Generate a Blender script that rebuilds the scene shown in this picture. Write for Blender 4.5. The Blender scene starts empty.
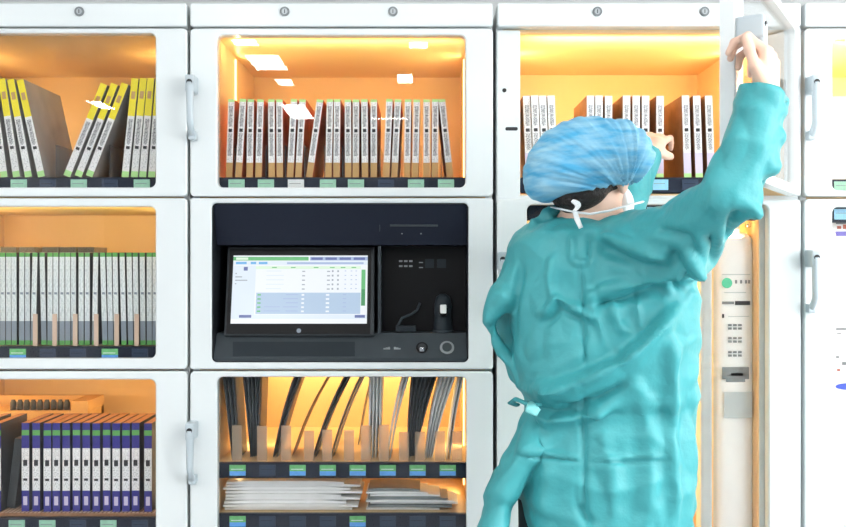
import bpy, bmesh, math, random
import numpy as np
from mathutils import Vector, Matrix, noise as mnoise

random.seed(7)
SC = bpy.context.scene
COL = SC.collection
CAM_Z, CAM_D, FOC = 1.33, 2.5, 950.0
def PX(px, y=0.0): return (px - 423.0) * (CAM_D + y) / FOC
def PZ(py, y=0.0): return CAM_Z + (263.5 - py) * (CAM_D + y) / FOC
def W(px, py, depth): return Vector((PX(px, depth - CAM_D), depth - CAM_D, PZ(py, depth - CAM_D)))

# ------------------------------------------------------------------ materials
def mat(name, col, rough=0.5, metal=0.0, spec=0.5, emit=None, estr=0.0, var=0.0, vscale=20.0, bump=0.0, bscale=60.0, coat=0.0):
    m = bpy.data.materials.new(name); m.use_nodes = True
    nt = m.node_tree; b = nt.nodes['Principled BSDF']
    b.inputs['Base Color'].default_value = (*col, 1); b.inputs['Roughness'].default_value = rough
    b.inputs['Metallic'].default_value = metal; b.inputs['Specular IOR Level'].default_value = spec
    b.inputs['Coat Weight'].default_value = coat
    if emit:
        b.inputs['Emission Color'].default_value = (*emit, 1); b.inputs['Emission Strength'].default_value = estr
    if var > 0 or bump > 0:
        tc = nt.nodes.new('ShaderNodeTexCoord')
    if var > 0:
        n = nt.nodes.new('ShaderNodeTexNoise'); n.inputs['Scale'].default_value = vscale; n.inputs['Detail'].default_value = 4
        nt.links.new(tc.outputs['Object'], n.inputs['Vector'])
        r = nt.nodes.new('ShaderNodeValToRGB')
        r.color_ramp.elements[0].position = .3; r.color_ramp.elements[1].position = .7
        r.color_ramp.elements[0].color = (*[c * (1 - var) for c in col], 1)
        r.color_ramp.elements[1].color = (*[min(1, c * (1 + var)) for c in col], 1)
        nt.links.new(n.outputs['Fac'], r.inputs['Fac']); nt.links.new(r.outputs['Color'], b.inputs['Base Color'])
    if bump > 0:
        n2 = nt.nodes.new('ShaderNodeTexNoise'); n2.inputs['Scale'].default_value = bscale; n2.inputs['Detail'].default_value = 5
        nt.links.new(tc.outputs['Object'], n2.inputs['Vector'])
        bp = nt.nodes.new('ShaderNodeBump'); bp.inputs['Strength'].default_value = bump; bp.inputs['Distance'].default_value = .01
        nt.links.new(n2.outputs['Fac'], bp.inputs['Height']); nt.links.new(bp.outputs['Normal'], b.inputs['Normal'])
    return m

def glass_mat(name, tint=(1, 1, 1), refl=1.0, rough=0.0, haze=0.0, hazecol=(1, 1, 1)):
    m = bpy.data.materials.new(name); m.use_nodes = True; nt = m.node_tree
    for n in list(nt.nodes): nt.nodes.remove(n)
    out = nt.nodes.new('ShaderNodeOutputMaterial'); tr = nt.nodes.new('ShaderNodeBsdfTransparent')
    gl = nt.nodes.new('ShaderNodeBsdfGlossy'); fr = nt.nodes.new('ShaderNodeFresnel'); mx = nt.nodes.new('ShaderNodeMixShader')
    tr.inputs['Color'].default_value = (*tint, 1); gl.inputs['Roughness'].default_value = rough
    fr.inputs['IOR'].default_value = 1.45
    mu = nt.nodes.new('ShaderNodeMath'); mu.operation = 'MULTIPLY'; mu.inputs[1].default_value = refl
    nt.links.new(fr.outputs[0], mu.inputs[0]); nt.links.new(mu.outputs[0], mx.inputs['Fac'])
    src = tr.outputs[0]
    if haze > 0:
        df = nt.nodes.new('ShaderNodeBsdfTranslucent'); d2 = nt.nodes.new('ShaderNodeBsdfDiffuse'); ad = nt.nodes.new('ShaderNodeMixShader')
        df.inputs['Color'].default_value = (*hazecol, 1); d2.inputs['Color'].default_value = (*hazecol, 1)
        nt.links.new(df.outputs[0], ad.inputs[1]); nt.links.new(d2.outputs[0], ad.inputs[2])
        m2 = nt.nodes.new('ShaderNodeMixShader'); m2.inputs['Fac'].default_value = haze
        nt.links.new(tr.outputs[0], m2.inputs[1]); nt.links.new(ad.outputs[0], m2.inputs[2]); src = m2.outputs[0]
    nt.links.new(src, mx.inputs[1]); nt.links.new(gl.outputs[0], mx.inputs[2]); nt.links.new(mx.outputs[0], out.inputs['Surface'])
    return m

def print_mat(name, base, ink, scale=(1, 1, 1), thr=.5, amount=.8):
    """pale label with small irregular lines of print"""
    m = mat(name, base, .45); nt = m.node_tree; b = nt.nodes['Principled BSDF']
    tc = nt.nodes.new('ShaderNodeTexCoord'); mp = nt.nodes.new('ShaderNodeMapping'); mp.inputs['Scale'].default_value = scale
    n = nt.nodes.new('ShaderNodeTexNoise'); n.inputs['Scale'].default_value = 1.0; n.inputs['Detail'].default_value = 2
    r = nt.nodes.new('ShaderNodeValToRGB'); r.color_ramp.elements[0].position = thr - .05; r.color_ramp.elements[1].position = thr + .05
    r.color_ramp.elements[0].color = (0, 0, 0, 1); r.color_ramp.elements[1].color = (amount, amount, amount, 1)
    mx = nt.nodes.new('ShaderNodeMixRGB'); mx.inputs[1].default_value = (*base, 1); mx.inputs[2].default_value = (*ink, 1)
    nt.links.new(tc.outputs['Object'], mp.inputs['Vector']); nt.links.new(mp.outputs[0], n.inputs['Vector'])
    nt.links.new(n.outputs['Fac'], r.inputs['Fac']); nt.links.new(r.outputs['Color'], mx.inputs['Fac']); nt.links.new(mx.outputs[0], b.inputs['Base Color'])
    return m

M = {}
M['white'] = mat('white_powder_coat', (.72, .765, .775), .16, spec=.5, var=.012, vscale=3)
M['carcass'] = mat('white_carcass', (.74, .76, .76), .35)
M['liner'] = mat('tan_liner', (.80, .57, .31), .42, var=.04, vscale=6)
M['floor'] = mat('floor_vinyl', (.36, .38, .40), .3, var=.05, vscale=4)
M['wall'] = mat('wall_paint', (.82, .83, .83), .7, var=.02, vscale=5)
M['wallgrey'] = mat('wall_behind_paint', (.55, .57, .57), .7, var=.02, vscale=5)
M['wallrear'] = mat('rear_wall_paint', (.15, .17, .19), .8, var=.03, vscale=4)
M['handle'] = mat('handle_grey', (.47, .54, .58), .3, var=.02)
M['dark'] = mat('dark_plastic', (.015, .017, .02), .45)
M['rail'] = mat('rail_navy', (.016, .022, .040), .4, spec=.2)
M['railslot'] = mat('rail_slot', (.035, .055, .10), .35, spec=.3)
M['cardgreen'] = mat('card_pale_green', (.36, .66, .50), .4, var=.08, vscale=60)
M['cardgreen2'] = mat('card_green', (.17, .56, .20), .4, var=.15, vscale=90)
M['cardblue'] = mat('card_blue', (.14, .44, .95), .4, var=.1, vscale=90)
M['cardwhite'] = mat('card_white', (.8, .84, .84), .4, var=.05)
M['cardcyan'] = mat('card_cyan', (.32, .66, .88), .4, var=.1, vscale=60)
M['lock'] = mat('lock_metal', (.35, .38, .40), .3, metal=.8)
M['lockring'] = mat('lock_ring_grey', (.16, .18, .19), .35)
M['glass'] = glass_mat('door_glass', (.99, .992, .992), .55)
M['acryl'] = glass_mat('acrylic_divider', (.95, .93, .92), .9, .05, haze=.28, hazecol=(.85, .8, .78))
M['acrylp'] = glass_mat('frosted_peach_divider', (.95, .9, .85), .8, .1, haze=.44, hazecol=(.95, .80, .62))
M['led'] = mat('led_strip', (1, .8, .5), .5, emit=(1, .62, .22), estr=3.5)
M['kraft'] = mat('kraft_card', (.34, .17, .08), .6, var=.12, vscale=40)
M['redcard'] = mat('red_card', (.62, .14, .04), .5, var=.2, vscale=18)
M['greycard'] = mat('grey_card', (.36, .35, .34), .5, var=.1)
M['darkcard'] = mat('dark_card', (.04, .045, .05), .5, var=.1)
M['green'] = mat('green_band', (.12, .42, .10), .5)
M['lime'] = mat('lime_band', (.50, .86, .34), .5)
M['yellow'] = mat('yellow_band', (.98, .83, .01), .42)
M['tan'] = mat('tan_band', (.60, .36, .13), .5, var=.05)
M['blue'] = mat('violet_blue_band', (.035, .03, .27), .45)
M['boxwhite'] = mat('white_card', (.90, .90, .88), .5)
M['spinegrey'] = mat('spine_grey', (.82, .88, .88), .45)
M['steel'] = mat('steel_blue_band', (.27, .32, .38), .5)
M['lilac'] = mat('lilac_band', (.66, .60, .76), .5)
M['ink'] = mat('black_ink', (.03, .03, .035), .5)
M['inkgrey'] = mat('grey_ink', (.25, .27, .28), .5)
M['print'] = print_mat('label_print', (.95, .955, .95), (.25, .25, .26), (300, 1, 300), .55, .5)
M['print_soft'] = print_mat('label_print_soft', (.84, .90, .90), (.56, .62, .63), (300, 1, 90), .52, .6)
M['text'] = print_mat('label_text', (.70, .71, .72), (.07, .07, .08), (420, 1, 300), .50, .8)
M['pegtan'] = mat('peg_tan', (.74, .55, .42), .5)
M['pouchdark'] = mat('pouch_dark', (.085, .10, .115), .38, var=.25, vscale=30)
M['pouchmid'] = mat('pouch_mid', (.24, .27, .28), .35, var=.2, vscale=30)
M['pouchlight'] = mat('pouch_light', (.93, .95, .95), .35, var=.05, vscale=25)
M['pouchbrown'] = mat('pouch_brown', (.28, .17, .09), .45, var=.2, vscale=30)
M['pouchwhite'] = mat('pouch_white', (.95, .96, .95), .4, var=.05, vscale=25)
M['navy'] = mat('hood_navy', (.013, .017, .03), .45, spec=.15)
M['housing'] = mat('housing_black', (.012, .014, .018), .45, spec=.15)
M['ledge'] = mat('ledge_grey', (.042, .052, .060), .4, spec=.2, var=.05)
M['ledge2'] = mat('ledge_grey_inset', (.022, .029, .035), .45, spec=.15)
M['bezel'] = mat('bezel_black', (.008, .008, .009), .45, spec=.15)
M['moniframe'] = mat('monitor_frame_grey', (.045, .052, .058), .45, spec=.15)
M['gown'] = mat('gown_teal', (.050, .345, .375), .5, var=.05, vscale=9, bump=.42, bscale=26)
M['scrub'] = mat('scrub_dark', (.01, .03, .035), .8)
M['tie'] = mat('tie_cyan', (.25, .72, .72), .5)
M['skin'] = mat('skin', (.78, .52, .40), .5, var=.06, vscale=30)
M['hair'] = mat('hair_dark', (.018, .012, .01), .5, bump=.5, bscale=200)
M['maskw'] = mat('mask_white', (.82, .85, .86), .6)
M['shoe'] = mat('shoe_white', (.7, .72, .72), .5)
M['packwhite'] = mat('pack_white', (.92, .94, .94), .35, var=.03)
M['packgrey'] = mat('pack_grey', (.58, .64, .65), .3, var=.05)
M['mint'] = mat('mint_print', (.10, .62, .36), .5)
M['violet'] = mat('violet_print', (.20, .17, .62), .5)
M['royal'] = mat('royal_print', (.06, .12, .72), .5)
M['redink'] = mat('red_print', (.55, .15, .1), .5)
M['chrome'] = mat('chrome', (.7, .72, .74), .2, metal=1)
M['eye'] = mat('eye_white', (.8, .8, .8), .2)

def cap_material():
    m = mat('cap_blue', (.16, .52, .78), .7); nt = m.node_tree; b = nt.nodes['Principled BSDF']
    tc = nt.nodes.new('ShaderNodeTexCoord'); mp = nt.nodes.new('ShaderNodeMapping'); mp.inputs['Rotation'].default_value = (0, math.radians(25), 0)
    mp.inputs['Scale'].default_value = (14, 14, 60)
    n = nt.nodes.new('ShaderNodeTexNoise'); n.inputs['Scale'].default_value = 1; n.inputs['Detail'].default_value = 5
    r = nt.nodes.new('ShaderNodeValToRGB'); r.color_ramp.elements[0].position = .35; r.color_ramp.elements[1].position = .68
    r.color_ramp.elements[0].color = (.06, .38, .66, 1); r.color_ramp.elements[1].color = (.32, .60, .76, 1)
    nt.links.new(tc.outputs['Object'], mp.inputs[0]); nt.links.new(mp.outputs[0], n.inputs['Vector']); nt.links.new(n.outputs['Fac'], r.inputs['Fac'])
    nt.links.new(r.outputs['Color'], b.inputs['Base Color'])
    bp = nt.nodes.new('ShaderNodeBump'); bp.inputs['Strength'].default_value = .5; bp.inputs['Distance'].default_value = .006
    nt.links.new(n.outputs['Fac'], bp.inputs['Height']); nt.links.new(bp.outputs['Normal'], b.inputs['Normal'])
    return m
M['cap'] = cap_material()

# ------------------------------------------------------------------ mesh helpers
class MB:
    """collects faces with materials; build() links them as one mesh object"""
    def __init__(s): s.v = []; s.f = []; s.m = []; s.mats = []; s.smooth = []
    def mi(s, m):
        if m not in s.mats: s.mats.append(m)
        return s.mats.index(m)
    def add(s, vs, fs, m, smooth=False):
        o = len(s.v); s.v += [tuple(v) for v in vs]; k = s.mi(m)
        for f in fs:
            s.f.append([i + o for i in f]); s.m.append(k); s.smooth.append(smooth)
        return s
    def box(s, x0, x1, y0, y1, z0, z1, m, bev=0.0, mtx=None, mfront=None):
        bm = bmesh.new(); bmesh.ops.create_cube(bm, size=1)
        for v in bm.verts:
            v.co = Vector(((x0 + x1) / 2 + v.co.x * (x1 - x0), (y0 + y1) / 2 + v.co.y * (y1 - y0), (z0 + z1) / 2 + v.co.z * (z1 - z0)))
        if bev > 0:
            bmesh.ops.bevel(bm, geom=list(bm.edges), offset=bev, segments=2, affect='EDGES', profile=.6)
        bm.normal_update()
        vs = [(mtx @ v.co) if mtx else v.co.copy() for v in bm.verts]
        bm.verts.index_update()
        for f in bm.faces:
            pass
        o = len(s.v); s.v += [tuple(v) for v in vs]
        for f in bm.faces:
            s.f.append([v.index + o for v in f.verts])
            s.m.append(s.mi(mfront if (mfront is not None and f.normal.y < -.9) else m)); s.smooth.append(False)
        bm.free(); return s
    def tube(s, pts, rs, m, n=10, sq=1.0, up=None, cap=True):
        pts = [Vector(p) for p in pts]; rs = rs if isinstance(rs, (list, tuple)) else [rs] * len(pts)
        rings = []; prev = None
        for i, p in enumerate(pts):
            t = (pts[min(i + 1, len(pts) - 1)] - pts[max(i - 1, 0)]).normalized()
            if prev is None:
                a = up.copy() if up is not None else (Vector((1, 0, 0)) if abs(t.x) < .8 else Vector((0, 1, 0)))
            else: a = prev
            a = (a - t * a.dot(t)).normalized(); prev = a; b = t.cross(a)
            rings.append([p + a * math.cos(2 * math.pi * k / n) * rs[i] + b * math.sin(2 * math.pi * k / n) * rs[i] * sq for k in range(n)])
        vs = [v for r in rings for v in r]; fs = []
        for i in range(len(rings) - 1):
            for k in range(n):
                k2 = (k + 1) % n; fs.append([i * n + k, i * n + k2, (i + 1) * n + k2, (i + 1) * n + k])
        if cap:
            fs.append(list(range(n))[::-1]); fs.append([(len(rings) - 1) * n + k for k in range(n)])
        return s.add(vs, fs, m, True)
    def disc(s, c, r, y0, y1, m, n=20, rz=None):
        """short cylinder along y"""
        rz = rz or r; cx, cz = c
        a = [(cx + r * math.cos(2 * math.pi * k / n), y0, cz + rz * math.sin(2 * math.pi * k / n)) for k in range(n)]
        b = [(cx + r * math.cos(2 * math.pi * k / n), y1, cz + rz * math.sin(2 * math.pi * k / n)) for k in range(n)]
        fs = [list(range(n)), [n + k for k in range(n)][::-1]]
        for k in range(n):
            k2 = (k + 1) % n; fs.append([k, n + k, n + k2, k2])
        return s.add(a + b, fs, m)
    def build(s, name, parent=None, origin=(0, 0, 0), recalc=True):
        me = bpy.data.meshes.new(name); ox, oy, oz = origin
        me.from_pydata([(x - ox, y - oy, z - oz) for x, y, z in s.v], [], s.f)
        for m in s.mats: me.materials.append(m)
        me.polygons.foreach_set('material_index', s.m); me.polygons.foreach_set('use_smooth', s.smooth)
        if recalc:
            bm = bmesh.new(); bm.from_mesh(me); bmesh.ops.recalc_face_normals(bm, faces=bm.faces); bm.to_mesh(me); bm.free()
        me.update()
        o = bpy.data.objects.new(name, me); COL.objects.link(o)
        if parent is not None: o.parent = parent
        return o

def rrect(x0, x1, z0, z1, r, n=5):
    pts = []
    for cx, cz, a0 in ((x1 - r, z1 - r, 0), (x0 + r, z1 - r, 90), (x0 + r, z0 + r, 180), (x1 - r, z0 + r, 270)):
        for k in range(n + 1):
            a = math.radians(a0 + 90 * k / n); pts.append((cx + r * math.cos(a), cz + r * math.sin(a)))
    return pts
def slab(mb, rect, r, y0, y1, m, b=.002, n=5):
    """rounded plate with chamfered front"""
    x0, x1, z0, z1 = rect
    L = [[(p[0], y, p[1]) for p in rrect(x0 + i, x1 - i, z0 + i, z1 - i, max(r - i, .0005), n)] for i, y in ((b, y0), (0, y0 + b), (0, y1))]
    N = len(L[0]); vs = L[0] + L[1] + L[2]; fs = [list(range(N)), [2 * N + k for k in range(N)][::-1]]
    for j in range(2):
        for k in range(N):
            k2 = (k + 1) % N; fs.append([j * N + k, (j + 1) * N + k, (j + 1) * N + k2, j * N + k2])
    return mb.add(vs, fs, m)
def frame(mb, orect, orad, irect, irad, y0, y1, m, b=.003, n=6, minner=None):
    def lp(rect, r, i, y): return [(p[0], y, p[1]) for p in rrect(rect[0] + i, rect[1] - i, rect[2] + i, rect[3] - i, max(r - i, .0005), n)]
    loops = [lp(orect, orad, 0, y1), lp(orect, orad, 0, y0 + b), lp(orect, orad, b, y0),
             lp(irect, irad, -b, y0), lp(irect, irad, 0, y0 + b), lp(irect, irad, 0, y1)]
    N = len(loops[0]); vs = [v for l in loops for v in l]; fs = []
    for j in range(6):
        j2 = (j + 1) % 6
        for k in range(N):
            k2 = (k + 1) % N; fs.append([j * N + k, j * N + k2, j2 * N + k2, j2 * N + k])
    return mb.add(vs, fs, m)

def thing(name, label, cat, loc=(0, 0, 0), group=None):
    o = bpy.data.objects.new(name, None); COL.objects.link(o); o.location = loc; o.empty_display_size = .05
    tag(o, label, cat, group); return o
def tag(o, label, cat, group=None):
    o['label'] = label; o['category'] = cat
    if group: o['group'] = group
    return o
def struct(name, mb):
    o = mb.build(name); o['kind'] = 'structure'; return o
ORD = ['first', 'second', 'third', 'fourth', 'fifth', 'sixth', 'seventh', 'eighth', 'ninth', 'tenth', 'eleventh', 'twelfth', 'thirteenth',
       'fourteenth', 'fifteenth', 'sixteenth', 'seventeenth', 'eighteenth', 'nineteenth', 'twentieth', 'twenty-first', 'twenty-second',
       'twenty-third', 'twenty-fourth', 'twenty-fifth', 'twenty-sixth', 'twenty-seventh', 'twenty-eighth', 'twenty-ninth', 'thirtieth',
       'thirty-first', 'thirty-second', 'thirty-third', 'thirty-fourth', 'thirty-fifth', 'thirty-sixth']
def dup(o, loc, rot=(0, 0, 0)):
    r = o.copy(); COL.objects.link(r); r.location = loc; r.rotation_euler = rot
    for ch in list(o.children):
        c = ch.copy(); COL.objects.link(c); c.parent = r
    return r

# ------------------------------------------------------------------ room
FILL_R, FILL_L, FILL_PANEL = 7.4, .45, 5.2  # glow of the added side windows and added ceiling panels
RX0, RX1, RY0, RY1, RH = -3.4, 3.2, -7.6, .68, 2.8
struct('floor', MB().box(RX0 - .1, RX1 + .1, RY0 - .1, RY1 + .1, -.1, 0, M['floor']))
struct('ceiling', MB().box(RX0 - .1, RX1 + .1, RY0 - .1, RY1 + .1, RH, RH + .1, M['wall']))
struct('wall_back', MB().box(RX0 - .1, RX1 + .1, RY1, RY1 + .1, 0, RH, M['wallgrey']))
struct('wall_rear', MB().box(RX0 - .1, RX1 + .1, RY0 - .1, RY0, 0, RH, M['wallrear']))
struct('wall_left', MB().box(RX0 - .1, RX0, RY0, RY1, 0, RH, M['wall']))
struct('wall_right', MB().box(RX1, RX1 + .1, RY0, RY1, 0, RH, M['wall']))

M['panel'] = mat('light_diffuser', (1, 1, 1), .5, emit=(1.0, .985, .96), estr=FILL_PANEL)  # large panels added out of view to light the cabinet fronts
M['panelbright'] = mat('light_diffuser_bright', (1, 1, 1), .5, emit=(1.0, .985, .96), estr=FILL_PANEL * 3.2)  # rightmost added panel, stronger to whiten the right side
M['panelsmall'] = mat('light_diffuser_small', (1, 1, 1), .5, emit=(1, .99, .97), estr=55)
M['fixture'] = mat('light_frame', (.8, .8, .8), .5)
def ceiling_light(x, y, sx, sy, m, label, group):
    t = thing('ceiling_light', label, 'ceiling light', (x, y, RH), group)
    f = MB(); w = .02
    f.box(-sx / 2 - w, sx / 2 + w, -sy / 2 - w, -sy / 2, -.02, 0, M['fixture']); f.box(-sx / 2 - w, sx / 2 + w, sy / 2, sy / 2 + w, -.02, 0, M['fixture'])
    f.box(-sx / 2 - w, -sx / 2, -sy / 2, sy / 2, -.02, 0, M['fixture']); f.box(sx / 2, sx / 2 + w, -sy / 2, sy / 2, -.02, 0, M['fixture'])
    f.build('light_frame', t)
    MB().box(-sx / 2, sx / 2, -sy / 2, sy / 2, -.012, -.004, m).build('diffuser', t)
for x, lb in ((-2.5, 'large ceiling panel light nearest the left wall'), (-1.3, 'large ceiling panel light second from the left wall'), (-.1, 'large ceiling panel light over the middle of the aisle'),
              (1.1, 'large ceiling panel light second from the right wall'), (2.3, 'large ceiling panel light nearest the right wall')):
    ceiling_light(x, -2.25, 1.0, .6, M['panelbright'] if x > 2 else M['panel'], lb, 'large ceiling panels')
for x, y, sx, sy, lb in ((-1.17, -3.72, .16, .2, 'small ceiling light reflected at the top left of the centre glass'), (-1.13, -4.35, .24, .55, 'long ceiling light reflected as the biggest blob in the centre glass'),
                     (-1.11, -5.1, .13, .3, 'ceiling light reflected below the big blob in the centre glass'), (-1.2, -6.6, .22, .9, 'ceiling light reflected over the cartons in the centre glass'),
                     (-.03, -3.8, .12, .22, 'ceiling light reflected high at the right of the centre glass'), (-.14, -4.95, .12, .4, 'ceiling light reflected lower at the right of the centre glass'),
                     (-2.96, -6.2, .14, .5, 'ceiling light reflected over the yellow cartons in the left glass'), (-.34, -7.0, .36, .12, 'ceiling light reflected as a thin bar over the white cartons')):
    ceiling_light(x, y, sx, sy, M['panelsmall'], lb, 'small ceiling lights')

def area(name, loc, rot, sx, sy, power, col):
    l = bpy.data.lights.new(name, 'AREA'); l.shape = 'RECTANGLE'; l.size = sx; l.size_y = sy; l.energy = power; l.color = col
    o = bpy.data.objects.new(name, l); COL.objects.link(o); o.location = loc; o.rotation_euler = rot; return o
# added glowing windows on both side walls, out of view, as fill light
def fill_window(n, xw, inward, y0, y1, z0, z1, m):
    w1 = MB(); frame(w1, (y0, y1, z0, z1), .01, (y0 + .07, y1 - .07, z0 + .07, z1 - .07), .01, 0, .05, M['fixture'])
    for q in (1 / 3, 2 / 3):
        yy = y0 + (y1 - y0) * q; w1.box(yy - .025, yy + .025, .01, .05, z0 + .07, z1 - .07, M['fixture'])
    w1.v = [(xw + inward * (.05 - y), x, z) for x, y, z in w1.v]
    o = w1.build('window_%d' % n); o['kind'] = 'structure'
    MB().box(min(xw + inward * .004, xw + inward * .012), max(xw + inward * .004, xw + inward * .012), y0 + .06, y1 - .06, z0 + .06, z1 - .06, m).build('window_pane', o)
M['day'] = mat('daylit_pane', (1, 1, 1), .5, emit=(.97, .99, 1), estr=FILL_R)
M['day2'] = mat('daylit_pane_soft', (1, 1, 1), .5, emit=(.95, .985, 1), estr=FILL_L)
fill_window(1, RX1, -1, -4.5, -.5, .75, 2.45, M['day']); fill_window(2, RX0, 1, -4.9, -.9, .75, 2.45, M['day2'])

# ------------------------------------------------------------------ cabinets
BK = .60          # inside back
CF = .034         # front of the carcass behind the doors
Z_TOP, Z_BOT = PZ(3), .05
LED_POWER = 1.85
def handle_mesh(name, parent, x, ztop, y=0.0, h=.165):
    """lockable pull handle: block with a lock on top, curved bar, foot"""
    mb = MB(); z1 = ztop; z0 = ztop - h
    mb.box(x - .012, x + .012, y - .052, y, z1 - .045, z1, M['handle'], .005)
    pts = []; rs = []
    for i in range(13):
        t = i / 12; z = z1 - .02 - (h - .028) * t
        d = .046 if t < .72 else .046 - .034 * ((t - .72) / .28) ** 1.6
        pts.append((x, y - d, z)); rs.append(.0105 - .002 * t)
    mb.tube(pts, rs, M['handle'], 12)
    mb.box(x - .010, x + .010, y - .026, y, z0, z0 + .024, M['handle'], .004)
    mb.disc((x, z1 - .020), .0075, y - .0545, y - .05, M['dark'], 16)
    return mb.build(name, parent)

def make_door(parent, cab_o, x0, x1, z0, z1, wx0, wx1, wz0, wz1, hz, angle=0.0):
    """door hinged on its right edge; children are its pane and handle"""
    ox, oz = x1, z0
    mb = MB(); frame(mb, (x0 - ox, 0, 0, z1 - oz), .012, (wx0 - ox, wx1 - ox, wz0 - oz, wz1 - oz), .016, 0, .03, M['white'])
    d = mb.build('door', parent); d.location = (ox - cab_o[0], 0, oz - cab_o[2]); d.rotation_euler = (0, 0, angle)
    MB().box(wx0 - ox - .004, wx1 - ox + .004, .013, .017, wz0 - oz - .004, wz1 - oz + .004, M['glass']).build('window_pane', d)
    handle_mesh('handle', d, x0 - ox + .011, hz - oz)
    return d

def make_cabinet(label, pl, pr, comps, locks, il=.063, ir=.063, back=BK, skip=None):
    """pl, pr: left and right edge in the photo's columns at the cabinet face; comps: (z0, z1) of each compartment"""
    xl, xr = PX(pl), PX(pr); og = ((xl + xr) / 2, 0, 0)
    t = thing('supply_cabinet', label, 'cabinet', og, 'white supply cabinets')
    T = .018; c = MB()
    c.box(xl, xl + T, CF, back + .04, Z_BOT, Z_TOP - .004, M['carcass'], .002); c.box(xr - T, xr, CF, back + .04, Z_BOT, Z_TOP - .004, M['carcass'], .002)
    c.box(xl + T, xr - T, back + .02, back + .04, Z_BOT, Z_TOP - .004, M['carcass'])
    c.box(xl + T, xr - T, CF, back + .02, Z_TOP - .024, Z_TOP - .004, M['carcass']); c.box(xl + T, xr - T, CF, back + .02, Z_BOT, Z_BOT + .02, M['carcass'])
    c.build('carcass', t, og)
    MB().box(xl + .02, xr - .02, .06, back, 0, Z_BOT, M['dark']).build('plinth', t, og)
    for z0, z1 in comps:
        if (z0, z1) == skip: continue
        l = MB(); a, b = xl + il, xr - ir
        l.box(xl + T, a, CF + .001, back + .02, z0, z1, M['liner']); l.box(b, xr - T, CF + .001, back + .02, z0, z1, M['liner'])
        l.box(a, b, back, back + .02, z0, z1, M['liner'])
        l.box(xl + T, xr - T, CF + .002, back + .02, z1, z1 + .016, M['liner']); l.box(xl + T, xr - T, CF + .002, back + .02, z0 - .016, z0, M['liner'])
        l.build('compartment_liner', t, og)
    f = MB(); slab(f, (xl + .001, xr - .001, PZ(26.6), PZ(3.2)), .006, -.004, CF, M['white'], .003); fo = f.build('top_panel', t, og)
    for lk in locks:
        k = MB(); k.disc((PX(lk), PZ(12)), .0125, -.007, -.004, M['lockring'], 24); k.disc((PX(lk), PZ(12)), .0075, -.008, -.007, M['lock'], 16); k.box(PX(lk) - .001, PX(lk) + .001, -.0085, -.008, PZ(12) - .005, PZ(12) + .005, M['dark'])
        k.build('lock', fo, og)
    return t, og

def add_leds(t, og, xl, xr, z0, z1, p=1.0, y=.28, top=True, sides=True):
    if sides:
        mb = MB(); h = z1 - z0 - .02
        mb.box(xl, xl + .004, y - .005, y + .005, z0 + .01, z1 - .01, M['led']); mb.build('led_strip', t, og)
        mb = MB(); mb.box(xr - .004, xr, y - .005, y + .005, z0 + .01, z1 - .01, M['led']); mb.build('led_strip', t, og)
        area('cabinet_led', (xl + .008, y, (z0 + z1) / 2), (0, math.radians(-90), 0), h, .02, p * LED_POWER * .9 * h / .4, (1, .75, .36))
        area('cabinet_led', (xr - .008, y, (z0 + z1) / 2), (0, math.radians(90), 0), h, .02, p * LED_POWER * .9 * h / .4, (1, .75, .36))
    if top:
        area('cabinet_led', ((xl + xr) / 2, .075, z1 - .045), (math.radians(125), 0, 0), (xr - xl) * .9, .02, p * LED_POWER * 1.1, (1, .72, .36))

def shelf_with_rail(t, og, xl, xr, pytop, cards, kind, slots=(), pybot=None, shelf=True, blank=True):
    """shelf board with a dark label rail along its front; cards are (photo column, style)"""
    zt = PZ(pytop, .04); zb = zt - .043
    if shelf:
        MB().box(xl, xr, .05, BK, zt - .022, zt - .002, M['liner'], .001).build('shelf', t, og)
    r = MB(); slab(r, (xl + .002, xr - .002, zb, zt - .001), .006, CF + .002, .05, M['rail'], .002)
    ro = r.build('label_rail', t, og)
    for px, st in cards:
        c = MB(); x = PX(px, .036); hw = .0215; ya, yb = CF - .0005, CF + .002
        za, zm, zc = zb + .008, zb + .020, zt - .007
        if st == 'gb':
            c.box(x - hw, x + hw, ya, yb, zm, zc, M['cardgreen2']); c.box(x - hw, x + hw, ya, yb, za, zm, M['cardblue'])
            c.box(x - hw * .8, x + hw * .7, ya - .0004, ya, zm + .004, zm + .006, M['cardwhite'])
        else:
            c.box(x - hw, x + hw, ya, yb, za, zc, M[st])
            c.box(x - hw * .8, x + hw * .6, ya - .0004, ya, zm + .004, zm + .0055, M['inkgrey'] if st != 'railslot' else M['rail'])
        c.build('label_card', ro, og)
    return zt

def edges(pl, pr, il=.063, ir=.063): return PX(pl) + il, PX(pr) - ir

# --- left cabinet
zc = lambda a: PZ(a)
LC, LO = make_cabinet('white glass-fronted cabinet at the left holding yellow, grey and blue cartons', -120, 187,
                      [(PZ(193), PZ(33)), (PZ(367), PZ(204)), (.09, PZ(377))], (-28, 80))
lx0, lx1 = edges(-120, 187)
make_door(LC, LO, PX(-119.5), PX(187), PZ(196.3), PZ(28.2), PX(-90), PX(155.5), PZ(187.5), PZ(33), PZ(78))
make_door(LC, LO, PX(-119.5), PX(187), PZ(369.3), PZ(198.2), PX(-90), PX(155.5), PZ(358.5), PZ(206.5), PZ(248))
make_door(LC, LO, PX(-119.5), PX(187), .06, PZ(371.4), PX(-90), PX(155.5), .14, PZ(379.5), PZ(420))
Z_L1 = shelf_with_rail(LC, LO, lx0, lx1, 177, [(-42, 'cardgreen'), (19, 'cardgreen'), (79, 'cardgreen'), (110, 'railslot'), (142, 'cardgreen'), (48, 'railslot')], 0)
Z_L2 = shelf_with_rail(LC, LO, lx0, lx1, 346, [(-42, 'gb'), (18, 'gb'), (48, 'railslot'), (110, 'gb'), (140, 'railslot'), (78, 'railslot')], 0)
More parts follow.
